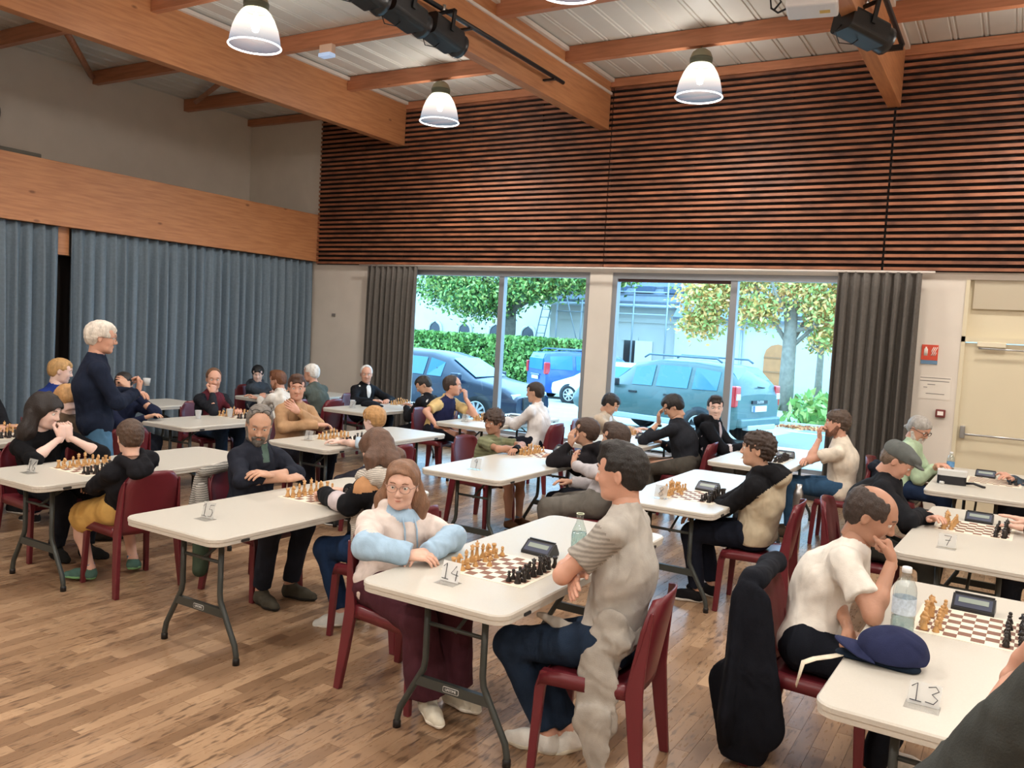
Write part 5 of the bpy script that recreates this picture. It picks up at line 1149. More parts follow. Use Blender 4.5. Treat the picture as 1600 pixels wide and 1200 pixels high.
# clocks
M_clk = mat('clock_case', hexc('17181c'), .35); M_lcd = mat('clock_lcd', hexc('8f9a92'), .25); M_cf = mat('clock_face', hexc('3c4256'), .35)
def make_clock():
    c = empty('chess_clock'); b = MB(); b.prism([(-.052, 0), (.045, 0), (.048, .012), (.020, .060), (.008, .062), (-.052, .014)], -.085, .085, M_clk, axis='x'); b.build('case', c)
    d = MB(); T = Matrix.Translation((0, -.0235, .0372)) @ Matrix.Rotation(math.atan2(.048, .060), 4, 'X')
    d.box(-.074, .074, -.030, .030, 0, .0015, M_cf, M=T); d.build('face_plate', c)
    MB().box(-.060, .060, -.006, .020, .0015, .003, M_lcd, M=T).build('display', c)
    lv = MB(); lv.box(-.08, .08, .012, .024, .061, .068, M_clk, bev=.002); lv.build('lever', c)
    return c
cl0 = make_clock(); cltree = tree_of(cl0)
for i, (k, a, b, rz, where) in enumerate([('14', .40, .95, -.1, 'behind the board beside the glass bottle'), ('13', .36, 1.50, -.06, 'behind the board beside the tall plastic bottle'), ('8', .44, .85, -.15, 'before teenager in black and beige hoodie'), ('7', .34, 1.40, -.06, 'before man in grey flat cap'),
        ('T3R', .40, 1.32, -.06, 'behind the black and white bag'), ('5', .38, 1.77, -.1, 'beside elbow of boy in black hoodie'), ('16', .52, .93, .1, 'half hidden by boy in yellow shorts'), ('TW', .42, 1.66, 0, 'beside looking-down boy near the window'), ('T4', .50, 1.02, -.1, 'before youth in dark sweater'), ('polo', .5, 1.05, 0, 'before youth in white shirt'), ('T3M', .52, .96, 0, 'behind head of teenager in hoodie')]):
    r = cl0 if i == 0 else copy_tree(cltree); r.location = on_t(k, a, b); r.rotation_euler = (0, 0, rz); tag(r, 'black digital chess clock '+where, 'chess clock', 'digital chess clocks')
# number cards
M_card = thin_glass('card_sleeve', (.97, .975, .98), .05, .1); M_pap = mat('card_paper', hexc('dcdcda'), .7); M_papt = mat('card_paper_thin', hexc('c6c6c2'), .7, alpha=.4); M_ink = mat('ink_blue_black', hexc('23242e'), .6); M_ink2 = mat('ink_pencil_grey', hexc('454448'), .6)
DIG = {'1': [[(-.012, .014), (.0, .026), (.002, -.024)], [(-.012, -.024), (.014, -.025)]], '4': [[(.003, .022), (-.014, -.004), (.014, -.008)], [(.008, .008), (.007, -.026)]], '5': [[(.014, .024), (-.008, .022), (-.010, .004), (.004, .006), (.012, -.006), (.006, -.022), (-.010, -.024)]],
 '3': [[(-.012, .020), (.004, .026), (.012, .014), (-.002, .002), (.012, -.010), (.004, -.024), (-.014, -.022)]], '7': [[(-.014, .022), (.014, .022), (.0, -.024)], [(-.008, .0), (.012, .002)]], '8': [[(.010, .018), (.0, .026), (-.010, .016), (.0, .002), (.012, -.012), (.0, -.025), (-.012, -.012), (.0, .002), (.010, .014)]],
 '9': [[(.010, .014), (.0, .026), (-.010, .014), (.0, .004), (.010, .014), (.006, -.026)]], '6': [[(.010, .024), (-.010, .0), (-.008, -.020), (.006, -.024), (.010, -.008), (-.008, -.004)]], '2': [[(-.012, .014), (.0, .026), (.012, .012), (-.012, -.024), (.014, -.024)]]}
def card(k, a, b, num, label, paper=M_pap, ink=M_ink, lean=.25, rz=0., w=.052, h=.095, sc=1.35):
    x, y, z = on_t(k, a, b); o = empty('number_card', (x, y, z), rz-TPOS[k][2], label, 'number card', 'table number cards')
    T = Matrix.Translation((0, 0, .001)) @ Matrix.Rotation(-lean, 4, 'X')
    MB().box(-w, w, -.045, .03, 0, .0015, M_card).build('holder_base', o)
    MB().box(-w+.004, w-.004, .0012, .0018, .004, h-.002, paper, M=T).build('paper', o)
    xs = [(i-(len(num)-1)/2)*.036*sc for i in range(len(num))]
    for c, xo in zip(num, xs):
        d = MB()
        for st in DIG[c]: d.tube([tuple(T @ Vector((xo+p[0]*sc, -.0024, h*.5+p[1]*sc))) for p in st], .0016, ink, 5)
        d.build('digit', o)
card('14', .33, .235, '14', 'white number card reading 14 standing on the front table')
card('15', .36, .27, '15', 'faint grey number card reading 15 on the open table end', M_papt, M_ink2)
card('13', .30, .20, '13', 'clear number card reading 13 beside the navy cap', M_papt, M_ink, lean=.95)
card('7', .25, .33, '7', 'clear number card reading 7 on right-hand table', M_papt, M_ink, lean=.6)
card('8', .28, .27, '8', 'faint number card reading 8 before the pale chess pieces', M_papt, M_ink2)
card('5', .34, .30, '9', 'faint number card on table of the curly boy in green', M_papt, M_ink2)
card('16', .30, .22, '16', 'faint number card reading 16 on the left front table', M_papt, M_ink2)
card('TL', .24, .30, '10', 'faint number card on table of man in camel sweater', M_papt, M_ink2) if '0' in DIG else card('TL', .24, .30, '1', 'faint number card on table of man in camel sweater', M_papt, M_ink2)
card('TW', .24, .33, '2', 'faint number card on table of white-haired man in cardigan', M_papt, M_ink2)
card('polo', .22, .33, '3', 'faint number card before man in yellow and navy polo', M_papt, M_ink2)
# bottles, cups
M_gl = thin_glass('clear_glass', (.86, .93, .91), .16); M_wat = thin_glass('water', (.80, .90, .90), .07); M_pet = thin_glass('clear_pet', (.88, .93, .95), .14)
x, y, z = on_t('14', .60, .98); b = empty('glass_bottle', (x, y, z), 0, 'clear glass swing bottle half full of water on table 14', 'bottle')
MB().lathe([(0, .001), (.036, .001), (.040, .008), (.040, .125), (.036, .15), (.022, .185), (.017, .20), (.0165, .225), (.019, .228), (.019, .236), (.016, .238)], M_gl, 24).build('glass', b)
MB().lathe([(0, .004), (.037, .006), (.037, .125), (.035, .142), (0, .142)], M_wat, 24).build('water', b)
MB().tube([(.0185*math.cos(a), .0185*math.sin(a), .2365) for a in np.linspace(0, 2*PI, 17)[:-1]], .0025, mat('bottle_lip', hexc('cfd6b8'), .3), 5, closed=True).build('lip', b)
def pet(k, a, bb, lab, sc=1., labcol='c9d6e4', cap='e6e8ea'):
    x, y, z = on_t(k, a, bb); b = empty('plastic_bottle', (x, y, z), 0, lab, 'bottle')
    MB().lathe([(r*sc, h*sc) for r, h in [(0, .001), (.035, .001), (.040, .01), (.040, .045), (.037, .05), (.040, .055), (.040, .155), (.037, .175), (.026, .20), (.015, .215), (.014, .225)]], M_pet, 24).build('shell', b)
    MB().lathe([(r*sc, h*sc) for r, h in [(0, .225), (.017, .225), (.017, .243), (.015, .245), (0, .245)]], mat('cap_'+cap, hexc(cap), .4), 18).build('cap', b)
    MB().lathe([(r*sc, h*sc) for r, h in [(.0406, .075), (.0406, .135)]], mat('label_'+labcol, hexc(labcol), .5, noise=(70, .2), alpha=.75), 24).build('label_wrap', b)
    MB().lathe([(r*sc, h*sc) for r, h in [(0, .003), (.038, .012), (.038, .06), (0, .06)]], M_wat, 20).build('water', b); return b
pet('13', .14, .93, 'clear plastic water bottle with white cap beside man in white t-shirt', 1.12)
pet('T3R', .10, 1.28, 'small plastic bottle with blue label beside bearded man in green shirt', .85, '5b9bd0')
def cup(x, y, lab):
    c = MB().lathe([(0, 0), (.024, 0), (.024, .003), (.034, .088), (.036, .09), (.033, .088), (.0225, .004), (0, .004)], mat('cup_plastic', hexc('cfd0d2'), .3, alpha=.7), 20).build('plastic_cup', None, (x, y, TH)); tag(c, lab, 'cup')
cup(-7.45, 6.0, 'translucent plastic cup standing alone on table of man in burgundy vest')
cup(-7.40, 6.38, 'translucent plastic cup beside the chess pieces of man in burgundy vest')
cup(-5.62, 8.95, 'translucent plastic cup behind curly boy, on window-side table')
cup(-7.5, 8.5, 'translucent plastic cup before white-haired man in cardigan')
# cap on table 13
x, y, z = on_t('13', .22, .56); M_navy = cloth('272c4a')
F = Field((-.16, -.12, -.02), (.26, .12, .16), .0045); F.add([ell((0, 0, .030), (.122, .094, .086))], .02); F.cut((0, 0, -1), (0, 0, .0)); F.ripple(.0022, 50, 4); V, Q = F.mesh()
cp = empty('baseball_cap', (x-.06, y-.03, z+.024), math.radians(186), 'worn navy baseball cap lying on table 13 beside the plastic bottle', 'cap'); link('crown', np_mesh('crown', V, Q, [M_navy]), cp)
g = []
for i in range(9):
    u = i/8; row = []
    for j in range(13):
        v = j/12*2-1; r0 = .080; xx = .085+u*.115*(1-.5*v*v); yy = v*(.090-.010*u); row.append((xx-.03*v*v, yy, .030+.010*u-.034*v*v))
    g.append(row)
solidify(MB().sheet(g, M_navy).build('peak', cp, norm=False), .006)
MB().lathe([(0, .111), (.006, .11), (.008, .106), (0, .104)], M_navy, 10).build('button', cp)
mr_ = mat('red_stitching', hexc('b0323a'), .6)
MB().box(-.012, .012, -.083, -.077, .035, .045, mr_).build('red_emblem', cp)
MB().tube([(-.098, -.03, .012), (-.106, 0, .012), (-.098, .03, .012)], .004, mr_, 5).build('red_strap', cp)
for k in range(6): a = k*PI/3; MB().tube([(math.cos(a)*.1135*math.sin(t), math.sin(a)*.0875*math.sin(t), .030+.0795*math.cos(t)) for t in np.linspace(.1, 1.45, 8)], .0014, M_navy, 4).build('seam', cp)
F = Field((-.17, -.1, -.01), (.17, .1, .05), .005); F.add([cone((-.12, .02, .012), (.10, -.01, .012), .03, .04, flat=((0, 0, 1), 2.2))], .02); F.ripple(.003, 60, 9); F.cut((0, 0, -1), (0, 0, 0)); V, Q = F.mesh()
o = link('fabric_pouch', np_mesh('fabric_pouch', V, Q, [cloth('15202e')]), None, (x-.10, y-.06, z), .1); tag(o, 'dark fabric pouch lying flat under the navy cap', 'pouch')
s_ = MB(); s_.sheet([[(-.12, -.02, .012), (-.12, .02, .012)], [(-.16, -.06, .006), (-.17, -.02, .006)], [(-.205, -.10, .003), (-.222, -.07, .003)], [(-.242, -.14, -.006), (-.256, -.11, -.006)], [(-.262, -.16, -.09), (-.268, -.13, -.09)]], cloth('d8cdb8')); solidify(s_.build('cotton_strap', o, norm=False), .002)
# bag, hat
x, y, z = on_t('T3R', .17, .56); bg = empty('toiletry_bag', (x, y, z), .05, 'black and white rounded bag with strap on the table nearest the door', 'bag')
MB().prism(rrect(-.115, .115, -.07, .07, .03), 0, .075, mat('bag_black', hexc('14141a'), .5)).build('lower_half', bg)
MB().prism(rrect(-.117, .117, -.072, .072, .03), .0755, .12, mat('bag_white', hexc('c8c8c4'), .5)).build('upper_half', bg)
MB().tube([(.11, -.03, .02), (.17, -.05, .03), (.24, -.06, .012), (.26, -.05, .008)], .011, mat('bag_black', (0, 0, 0)), 8).build('wrist_strap', bg)
MB().tube([(-.09, -.085, .012), (-.06, -.10, .012)], .014, mat('bag_white', (0, 0, 0)), 8).build('zip_pull', bg)
x, y, z = on_t('TW', .22, .72)
F = Field((-.2, -.15, -.01), (.2, .15, .12), .008); F.add([ell((0, 0, .02), (.13, .10, .06)), ell((.10, 0, .01), (.08, .08, .018))], .02); F.cut((0, 0, -1), (0, 0, 0)); V, Q = F.mesh()
o = link('cloth_hat', np_mesh('cloth_hat', V, Q, [cloth('16171c')]), None, (x, y, z), .6); tag(o, 'dark soft cap lying on table before white-haired man', 'hat')
o = MB().lathe([(0, 0), (.042, 0), (.045, .01), (.045, .50), (.04, .54), (.03, .56), (.03, .60), (0, .605)], M_steel, 20).build('steel_tube', None, (-1.62, 8.02, 0)); tag(o, 'slim upright steel cylinder on floor beside the bearded man in cream t-shirt', 'cylinder')
# ------------------------------------------------------------------ people, with the chairs they sit on
M_stripe = None
def knit(name, h, h2, sc):
    m = bpy.data.materials.new(name); m.use_nodes = True; nt = m.node_tree; N = nt.nodes; L = nt.links; b = N['Principled BSDF']; b.inputs['Roughness'].default_value = .9
    tc = N.new('ShaderNodeTexCoord'); w = N.new('ShaderNodeTexWave'); w.bands_direction = 'Z'; w.inputs['Scale'].default_value = sc; w.inputs['Distortion'].default_value = 1.2; w.inputs['Detail'].default_value = 2; w.inputs['Detail Scale'].default_value = 4
    L.new(tc.outputs['Object'], w.inputs['Vector']); mx = N.new('ShaderNodeMix'); mx.data_type = 'RGBA'; mx.inputs[6].default_value = (*hexc(h), 1); mx.inputs[7].default_value = (*hexc(h2), 1); L.new(w.outputs[0], mx.inputs[0]); L.new(mx.outputs[2], b.inputs['Base Color']); return m
def sleeve_zone(sd, t0, t1, rr=.074):
    def fn(c, x):
        S, E, w = x['arms'][sd][:3]; l1 = np.linalg.norm(E-S); l2 = np.linalg.norm(w-E)
        def tt(a, b):
            ab = b-a; t = np.clip((c-a)@ab/(ab@ab), 0, 1); return t, np.linalg.norm(c-a-t[:, None]*ab, axis=1)
        ta, da = tt(S, E); tb, db = tt(E, w); arc = np.where(da < db, ta*l1, l1+tb*l2)/(l1+l2)
        return (np.minimum(da, db) < rr) & (arc > t0) & (arc < t1)
    return fn
def Z(*fs):
    def fn(c, x):
        m = np.zeros(len(c), bool)
        for f in fs: m |= f(c, x)
        return m
    return fn
both = lambda a, b: Z(sleeve_zone(1, a, b), sleeve_zone(-1, a, b))
def torso_below(u):     # torso part lower than u metres under the neck
    return lambda c, x: ((c-x['N'])@x['tu'] < -u)
def front_disc(u, s_, r, ry=None):
    def fn(c, x):
        d = c-x['N']; return (((d@x['tu']+u)/(ry or r))**2+((d@x['ts']-s_)/r)**2 < 1) & (d@x['tf'] > 0.02)
    return fn
# 1 girl at table 14
chair(-2.555, 3.40, -4, 'under the girl in white and pale blue hoodie')
p = person('girl with glasses in white and pale blue hoodie, hands on table 14', (-2.68, 3.38), -24, (-2.63, 3.385, 1.055), (-62, 6, -3), 'fair', .93, seed=4, L=dict(w=('w', -2.345, 3.235, .785), e=('w', -2.36, 3.475, .81), hd=(.1, -1, 0), hn=(.2, .3, 1)), R=dict(w=('w', -2.375, 3.14, .785), e=('w', -2.54, 3.02, .82), hd=(.5, .8, 0), hn=(.2, -.3, 1)),
    top=dict(k='hoodie', c='d9cdc6', o=.008, sl=1.0, hem=.03, zones=[('9fbad0', both(.50, 1.2)), ('9fbad0', lambda c, x: ((c-x['N'])@x['tu'] > -.03) & ((c-x['N'])@x['tf'] > -.2) & (np.linalg.norm(c-x['N'], axis=1) < .105)), ('9a7480', Z(front_disc(.285, .025, .024, .038), front_disc(.295, -.045, .020, .034), front_disc(.335, .0, .030, .03)))]),
    bot=dict(c='4a2730', o=.03, flare=2.2), shoe=('d8d2c0', 'e8e2d4'), hair=dict(k='long', c='7d5a42', len=.18, fringe=-.022, v=.001), gl=dict(c='8d6f63', r=.0235), lod='n', sh=1.05, legs=dict(l=('w', -2.27, 3.40, .085), r=('w', -2.30, 3.24, .085)))
for sd in (1, -1):
    b = p['N']-p['org']+p['tf']*.085+p['ts']*sd*.035; MB().tube([tuple(b+(0, 0, -.01)), tuple(b+p['tf']*.03+(0, 0, -.06)), tuple(b+p['tf']*.045+(0, 0, -.15))], .005, cloth('9fbad0'), 6).build('drawstring', p['root'])
e, w = p['arms'][-1][1], p['arms'][-1][2]
# 2 man in grey t-shirt at table 14
chair(-1.46, 3.35, 187, 'under the man in grey t-shirt at table 14')
M_gt = knit('grey_marl_knit', 'a7a198', '827d76', 15)
p = person('dark-haired man in light grey t-shirt with arms crossed at table 14', (-1.42, 3.36), 184, (-1.43, 3.385, 1.275), (184, 4), 'ruddy', 1.03, L=dict(w=(.22, -.06, .875), e=(.17, .19, .845), hd=(-.2, -1, .2), hn=(1, 0, .3)), R=dict(w=(.15, .11, .825), e=(.18, -.18, .84), hd=(-.45, 1, -.25), hn=(.6, .6, .3), h='flat'),
    top=dict(k='tee', c='aaa59d', o=.004, hem=.05, zones=[(M_gt, both(.0, .6))]), bot=dict(c='1e2b3d', o=.012), shoe=('d9d6ce', 'cfc6b2'), hair=dict(k='quiff', c='15110f', v=.001, fringe=.004), lod='n', sh=1.04, legs=dict(l=(.24, .07, .085), r=(.14, .02, .11), fl=(1, .05, 0), fr=(.8, .1, -.45)))
M_tie = cloth('9d978e'); o0 = p['P']-p['org']; f, l = p['f'], p['l']
pr = [cone(o0-f*.02+np.array((0, 0, .02))+l*.17, o0+f*.12+l*.10+np.array((0, 0, .03)), .035, .03), cone(o0+f*.12+l*.10+np.array((0, 0, .03)), o0+f*.30+l*.11+np.array((0, 0, .075)), .03, .012),
      cone(o0+l*.15-f*.05+np.array((0, 0, .12)), o0+l*.20-f*.02-np.array((0, 0, .06)), .075, .085, flat=(l, 2.4)), cone(o0+l*.20-f*.02-np.array((0, 0, .06)), o0+l*.245-f*.03-np.array((0, 0, .28)), .085, .095, flat=(l, 3.2)), cone(o0+l*.245-f*.03-np.array((0, 0, .28)), o0+l*.25-f*.06-np.array((0, 0, .44)), .09, .045, flat=(l, 3.4)),
      cone(o0+l*.16-f*.08+np.array((0, 0, .05)), o0-l*.16-f*.08+np.array((0, 0, .05)), .06, .06)]
p['garment']('tied_sweater', pr, M_tie, rip=(.006, 60), label='grey sweater tied round the waist, sleeve hanging down')
# 3 man in white t-shirt at table 13
chair(-.63, 3.93, 0, 'under the man in white t-shirt, black coat hanging on it')
p = person('balding man in white t-shirt resting chin on his fist at table 13', (-.70, 3.93), 2, (-.50, 4.04, 1.135), (2, 22), 'tan', 1.0, R=dict(w=('w', -.385, 3.93, .975), e=('w', -.42, 3.74, .775), h='fist', hd=(-.25, .35, .8), hn=(1, 0, .2)), L=dict(w=('w', -.50, 3.98, .70), e=('w', -.62, 4.15, .84), hd=(.5, -.5, -.8), hn=(.8, 0, .5)) if 0 else dict(w=('w', -.52, 3.80, .68), e=('w', -.66, 4.12, .80), hd=(.4, -.5, -.75), hn=(.8, 0, .5)),
    top=dict(k='tee', c='d9d4cb', hem=.05, o=.004), bot=dict(c='14171f'), shoe=('d4cfc8', 'bab4aa'), hair=dict(k='bald', c='33261f', v=.003), lod='n', sh=1.04, slouch=.06, legs=dict(l=(.34, .12, .085), r=(.30, -.10, .085)))
# coat hung over his chair back
def draped(prims, m, name, label, rip=(.005, 28), vox=.011):
    F = Field(*sdf_bounds(prims), vox); F.add(prims, .03); F.ripple(rip[0], rip[1], 11, 5, aniso=np.array((1, 1, .15))); F.cut((0, 0, -1), (0, 0, .02)); V, Q = F.mesh()
    c = V.mean(0); loc = (c[0], c[1], 0); o = link(name, np_mesh(name, V-loc, Q, [m]), None, loc); tag(o, label, name.split('_')[-1]); return o
X_ = np.array((1., 0, 0))
draped([cone((-.91, 3.74, .83), (-.91, 4.11, .83), .048, .048), cone((-.955, 3.78, .74), (-.98, 3.74, .24), .13, .18, flat=(X_, 3.4)), cone((-.955, 4.05, .74), (-.99, 4.08, .20), .13, .18, flat=(X_, 3.4)), cone((-.965, 3.92, .66), (-.99, 3.92, .20), .16, .18, flat=(X_, 3.4)), cone((-.905, 3.68, .74), (-.87, 3.66, .22), .09, .15, flat=(np.array((0, 1., 0)), 3.4)), cone((-.95, 3.70, .35), (-.90, 3.68, .10), .13, .12, flat=(np.array((0, 1., 0)), 3))], cloth('14161d'), 'black_coat', 'long black coat hanging over chair back of man in white t-shirt')
# foreground arm
p = person('person at lower right corner, only dark grey fleece sleeve and wrist showing', (.31, 1.45), 92, (.33, 1.50, 1.70), (95, 8), 'ruddy', 1.03, L=dict(w=('w', .055, 1.90, 1.125), e=('w', -.075, 1.70, .965), h='grip', hd=('w', .33, 1.62, 1.55), hn=('w', .2, 2.5, 1.5)) if 0 else dict(w=('w', .058, 1.78, 1.305), e=('w', -.045, 1.60, 1.09), h='grip', hd=(.4, -.9, 1.0), hn=(1, .5, .2)),
    R=dict(w=(.1, -.25, .8)), standing=True, top=dict(k='long', c='3f4240', o=.018, sl=.36, rip=(.006, 45)), bot=dict(c='23242a'), hair=dict(k='short', c='3a2c22'), lod='n', sh=1.05)
# 5 bearded man at table 15
chair(-4.36, 4.02, 2, 'under the grey-bearded man with checked scarf on it')
p = person('grey-bearded man in navy sweater with arms crossed and spectacles on his forehead', (-4.42, 4.02), -4, (-4.37, 4.02, 1.135), (-40, 20, -4), 'mid', 1.0, L=dict(w=(.27, -.08, .83), e=(.20, .22, .80), hn=(.3, 0, 1), hd=(-.1, -1, .25)), R=dict(w=(.30, .08, .79), e=(.17, -.21, .80), hn=(.3, .2, 1), hd=(-.1, 1, .1)),
    top=dict(k='long', c='22252f', sl=.42, collar=1, o=.004, zones=[('4c5f57', lambda c, x: ((c-x['N'])@x['tu'] > -.10) & ((c-x['N'])@x['tf'] > .045) & (abs((c-x['N'])@x['ts']) < .028))]), bot=dict(c='23262f'), shoe=('4a463c', '2c2a26'), hair=dict(k='receding', c='6d665f', v=.002), beard=dict(c='5f5a55', t=.002), gl=dict(z=.104, x=-.056, c='202226', t=1.6), lod='n', sh=1.05, legs=dict(l=(.36, .06, .085), r=(.34, -.16, .085)))
M_chk = knit('checked_wool', 'a8a49c', '5c5a56', 22)
draped([cone((-4.62, 3.78, .80), (-4.63, 3.98, .82), .035, .035), cone((-4.66, 3.80, .74), (-4.62, 3.72, .38), .06, .075, flat=(X_, 1.8)), cone((-4.56, 3.72, .70), (-4.46, 3.70, .42), .05, .055, flat=(X_, 1.6))], M_chk, 'checked_scarf', 'grey checked wool scarf hung on chair of the grey-bearded man', vox=.010)
draped([cone((-4.42, 3.62, .40), (-4.40, 3.60, .22), .055, .05)], cloth('3d4a3c'), 'green_bag', 'dark green cloth bag hanging under the open table', rip=(.003, 40))
# 6 woman at table 15
chair(-3.16, 3.93, 182, 'under the brown-haired woman with scarf')
p = person('brown-haired woman with pale patterned scarf leaning on table 15, seen from behind', (-3.12, 3.92), 180, (-3.22, 3.89, 1.11), (168, 32), 'fair', .95, L=dict(w=('w', -3.60, 3.86, .79), e=('w', -3.26, 3.71, .80), hn=(0, 0, 1), h='grip'), R=dict(w=('w', -3.62, 4.06, .78), hn=(0, 0, 1)),
    top=dict(k='jacket', c='191a1e', o=.014, hood=0, zones=[('b98a62', lambda c, x: ((c-x['N'])@x['tu'] > -.07) & ((c-x['N'])@x['tf'] < .02)), ('191a1e', sleeve_zone(1, .05, 1.1, .105)), ('191a1e', sleeve_zone(-1, .05, 1.1, .105)), ('c3b8bb', sleeve_zone(1, .36, .62, .105)), ('c3b8bb', sleeve_zone(-1, .36, .62, .105))]), bot=dict(c='23395c'), shoe=('d8dcd8', 'e6e4dc'), hair=dict(k='long', c='5c4233', len=.12, v=.004), lod='n', sh=1.04, slouch=.07, legs=dict(l=(.28, .08, .10), r=(.30, -.12, .085), fl=(1, .35, -.25)))
M_sc = knit('patterned_scarf', 'd0c8bc', '8c8880', 30); n0 = p['N']-p['org']
p['garment']('scarf', [cone(n0+p['ts']*.10-p['tf']*.03, n0+p['ts']*.07+p['tf']*.08, .05, .045), cone(n0-p['ts']*.10-p['tf']*.03, n0-p['ts']*.07+p['tf']*.08, .05, .045), cone(n0+p['ts']*.11-p['tf']*.07, n0-p['ts']*.11-p['tf']*.07, .062, .062), cone(n0+p['ts']*.06-p['tf']*.10-p['tu']*.03, n0-p['ts']*.10-p['tf']*.12-p['tu']*.10, .07, .06), cone(n0+p['ts']*.10+p['tf']*.04-p['tu']*.04, n0+p['ts']*.17+p['tf']*.08-p['tu']*.14, .05, .05), cone(n0+p['ts']*.12+p['tf']*.10-p['tu']*.1, n0+p['ts']*.15+p['tf']*.10-p['tu']*.46, .04, .05)], M_sc, rip=(.006, 70))
# 7 woman in black at table 16
chair(-6.17, 3.60, 0, 'under the woman with long dark hair in black')
person('woman with long dark hair in black top, hands clasped at her mouth', (-6.2, 3.62), 2, (-6.10, 3.55, 1.075), (28, 12), 'pale', .97, L=dict(w=('w', -5.945, 3.640, .90), e=('w', -5.84, 3.84, .765), hd=(-.05, -.3, 1), hn=(1, 0, 0), h='grip'), R=dict(w=('w', -5.945, 3.585, .90), e=('w', -5.90, 3.36, .765), hd=(-.05, .3, 1), hn=(1, 0, 0), h='grip'),
    top=dict(k='long', c='111114', sl=.22, o=.012), bot=dict(c='1b1e26'), shoe=('20201f', '20201f'), hair=dict(k='wavy', c='1e1512', len=.27, v=.016), lod='f', sh=1.05, legs=dict(l=(.36, .10, .085), r=(.25, -.06, .085)), seed=2)
# 8 boy at table 16
chair(-5.06, 3.56, 172, 'under the boy in yellow shorts, its back to the viewer')
p = person('boy in black hoodie and yellow shorts seen from behind at the left front table', (-5.08, 3.52), 176, (-4.90, 3.42, 1.03), (158, 10), 'fair', .84, L=dict(w=(.36, .10, .60), hn=(0, 0, 1)), R=dict(w=(.42, -.20, .80), hn=(0, 0, 1)),
    top=dict(k='hoodie', c='1c1c20'), bot=dict(k='shorts', c='c9a15c', o=.03), shoe=('4d6b62', '7fae7a'), hair=dict(k='short', c='4a3628', v=.004), lod='n', sh=1.03, legs=dict(l=(.20, .12, .09), r=(.15, -.16, .11), fl=(1, .7, 0), fr=(.6, -.6, -.2)))
# 9 standing man
p = person('white-haired man standing in dark navy sweater and blue jeans', (-6.30, 4.08), 62, (-6.245, 4.075, 1.625), (58, 6), 'ruddy', 1.02, L=dict(w=(.28, .02, 1.18), p=(-.3, .8, -.6)), R=dict(w=(.30, -.06, 1.20), p=(-.6, -.8, -.6), h='grip', hd=(.3, .3, .8), hn=(1, 0, 0)), standing=True,
    top=dict(k='long', c='1b2233', hem=.05, o=.008), bot=dict(c='4d7391'), shoe=('3a3632', '2a2826'), hair=dict(k='short', c='cfc6ba', v=.004, brow='a89c8c'), gl=dict(c='5a5450'), lod='m', sh=1.05)
w = p['arms'][-1][2]+p['org']; o = MB().lathe([(0, 0), (.022, 0), (.03, .06), (.028, .06), (.02, .003), (0, .003)], mat('cup_grey', hexc('a9aeb0'), .3), 16).build('coffee_cup', None, (w[0]+.03, w[1]+.06, w[2]+.05)); tag(o, 'small grey cup held by the standing white-haired man', 'cup')
# background people
chair(-6.98, 4.72, 172, 'standing empty behind the standing man')
def bg(label, x, y, hd, h, hf, **k):
    cx = k.pop('cl', None); off = k.pop('off', .0)
    r = math.radians(hd); chair(x+math.cos(r)*off, y+math.sin(r)*off, hd, 'under the '+(cx or label)); return person(label, (x, y), hd, h, hf, **k)
chin = lambda hx, hy, hz, ex, ey, side='fist': dict(w=('w', hx, hy, hz), e=('w', ex, ey, .77), h=side, hd=(.1, 0, 1), hn=(1, 0, .2))
bg('blond child in bright blue patterned jersey behind the standing man', -8.02, 4.80, 10, (-8.0, 4.80, 1.22), (60, 10), s=.95, top=dict(k='long', c='1c2f6e', zones=[('2f6fd0', lambda c, x: ((c-x['N'])@x['ts'] > .05)), ('c8ccd8', front_disc(.12, -.06, .05))]), bot=dict(c='25283a'), hair=dict(k='short', c='b08a58'), skin='pale', cl='blond child in bright blue jersey')
bg('blond child whose head shows just above the woman in black', -6.72, 4.15, 180, (-6.72, 4.09, 1.09), (175, 30), s=.82, top=dict(k='long', c='5a4a3c'), bot=dict(c='25283a'), hair=dict(k='short', c='b88c5a', v=.008), skin='pale', cl='blond child behind the woman in black')
bg('dark-haired person in navy holding hand to forehead behind the standing man', -8.02, 5.46, 0, (-7.93, 5.44, 1.07), (-40, 15), s=1., L=dict(w=('w', -7.80, 5.40, 1.06), e=('w', -7.58, 5.58, .80), h='relax', hd=(-.2, -.3, .5), hn=(1, 0, .3)), R=dict(w=(.45, 0, .77)), top=dict(k='long', c='1a2036'), bot=dict(c='20242e'), hair=dict(k='short', c='1d1715', v=.006), skin='mid', cl='dark-haired person holding hand to forehead')
p = bg('man in burgundy vest over dark shirt, chin resting on his hand', -8.05, 6.62, -4, (-7.96, 6.61, 1.105), (-32, 6), s=1.02, R=dict(w=('w', -7.84, 6.50, .96), e=('w', -7.60, 6.33, .775), h='fist', hd=(-.1, .2, 1), hn=(1, 0, .2)), L=dict(w=('w', -7.55, 6.62, .77), hn=(0, 0, 1)), top=dict(k='long', c='202228', zones=[('5d2630', lambda c, x: (abs((c-x['N'])@x['ts']) < .125) & ((c-x['N'])@x['tf'] > -.3))]), bot=dict(c='2a3c54'), hair=dict(k='receding', c='6a4a34'), skin='ruddy', cl='man in burgundy vest')
bg('boy with black hair in dark hooded jacket near the left curtain', -9.72, 8.88, 0, (-9.70, 8.86, 1.0), (-45, 14), s=.9, L=dict(w=(.40, -.05, .77)), R=dict(w=(.40, .08, .77)), top=dict(k='hoodie', c='39414a'), bot=dict(c='20242e'), hair=dict(k='short', c='101012', v=.010, fringe=.003), skin='pale', cl='boy with black hair near the left curtain')
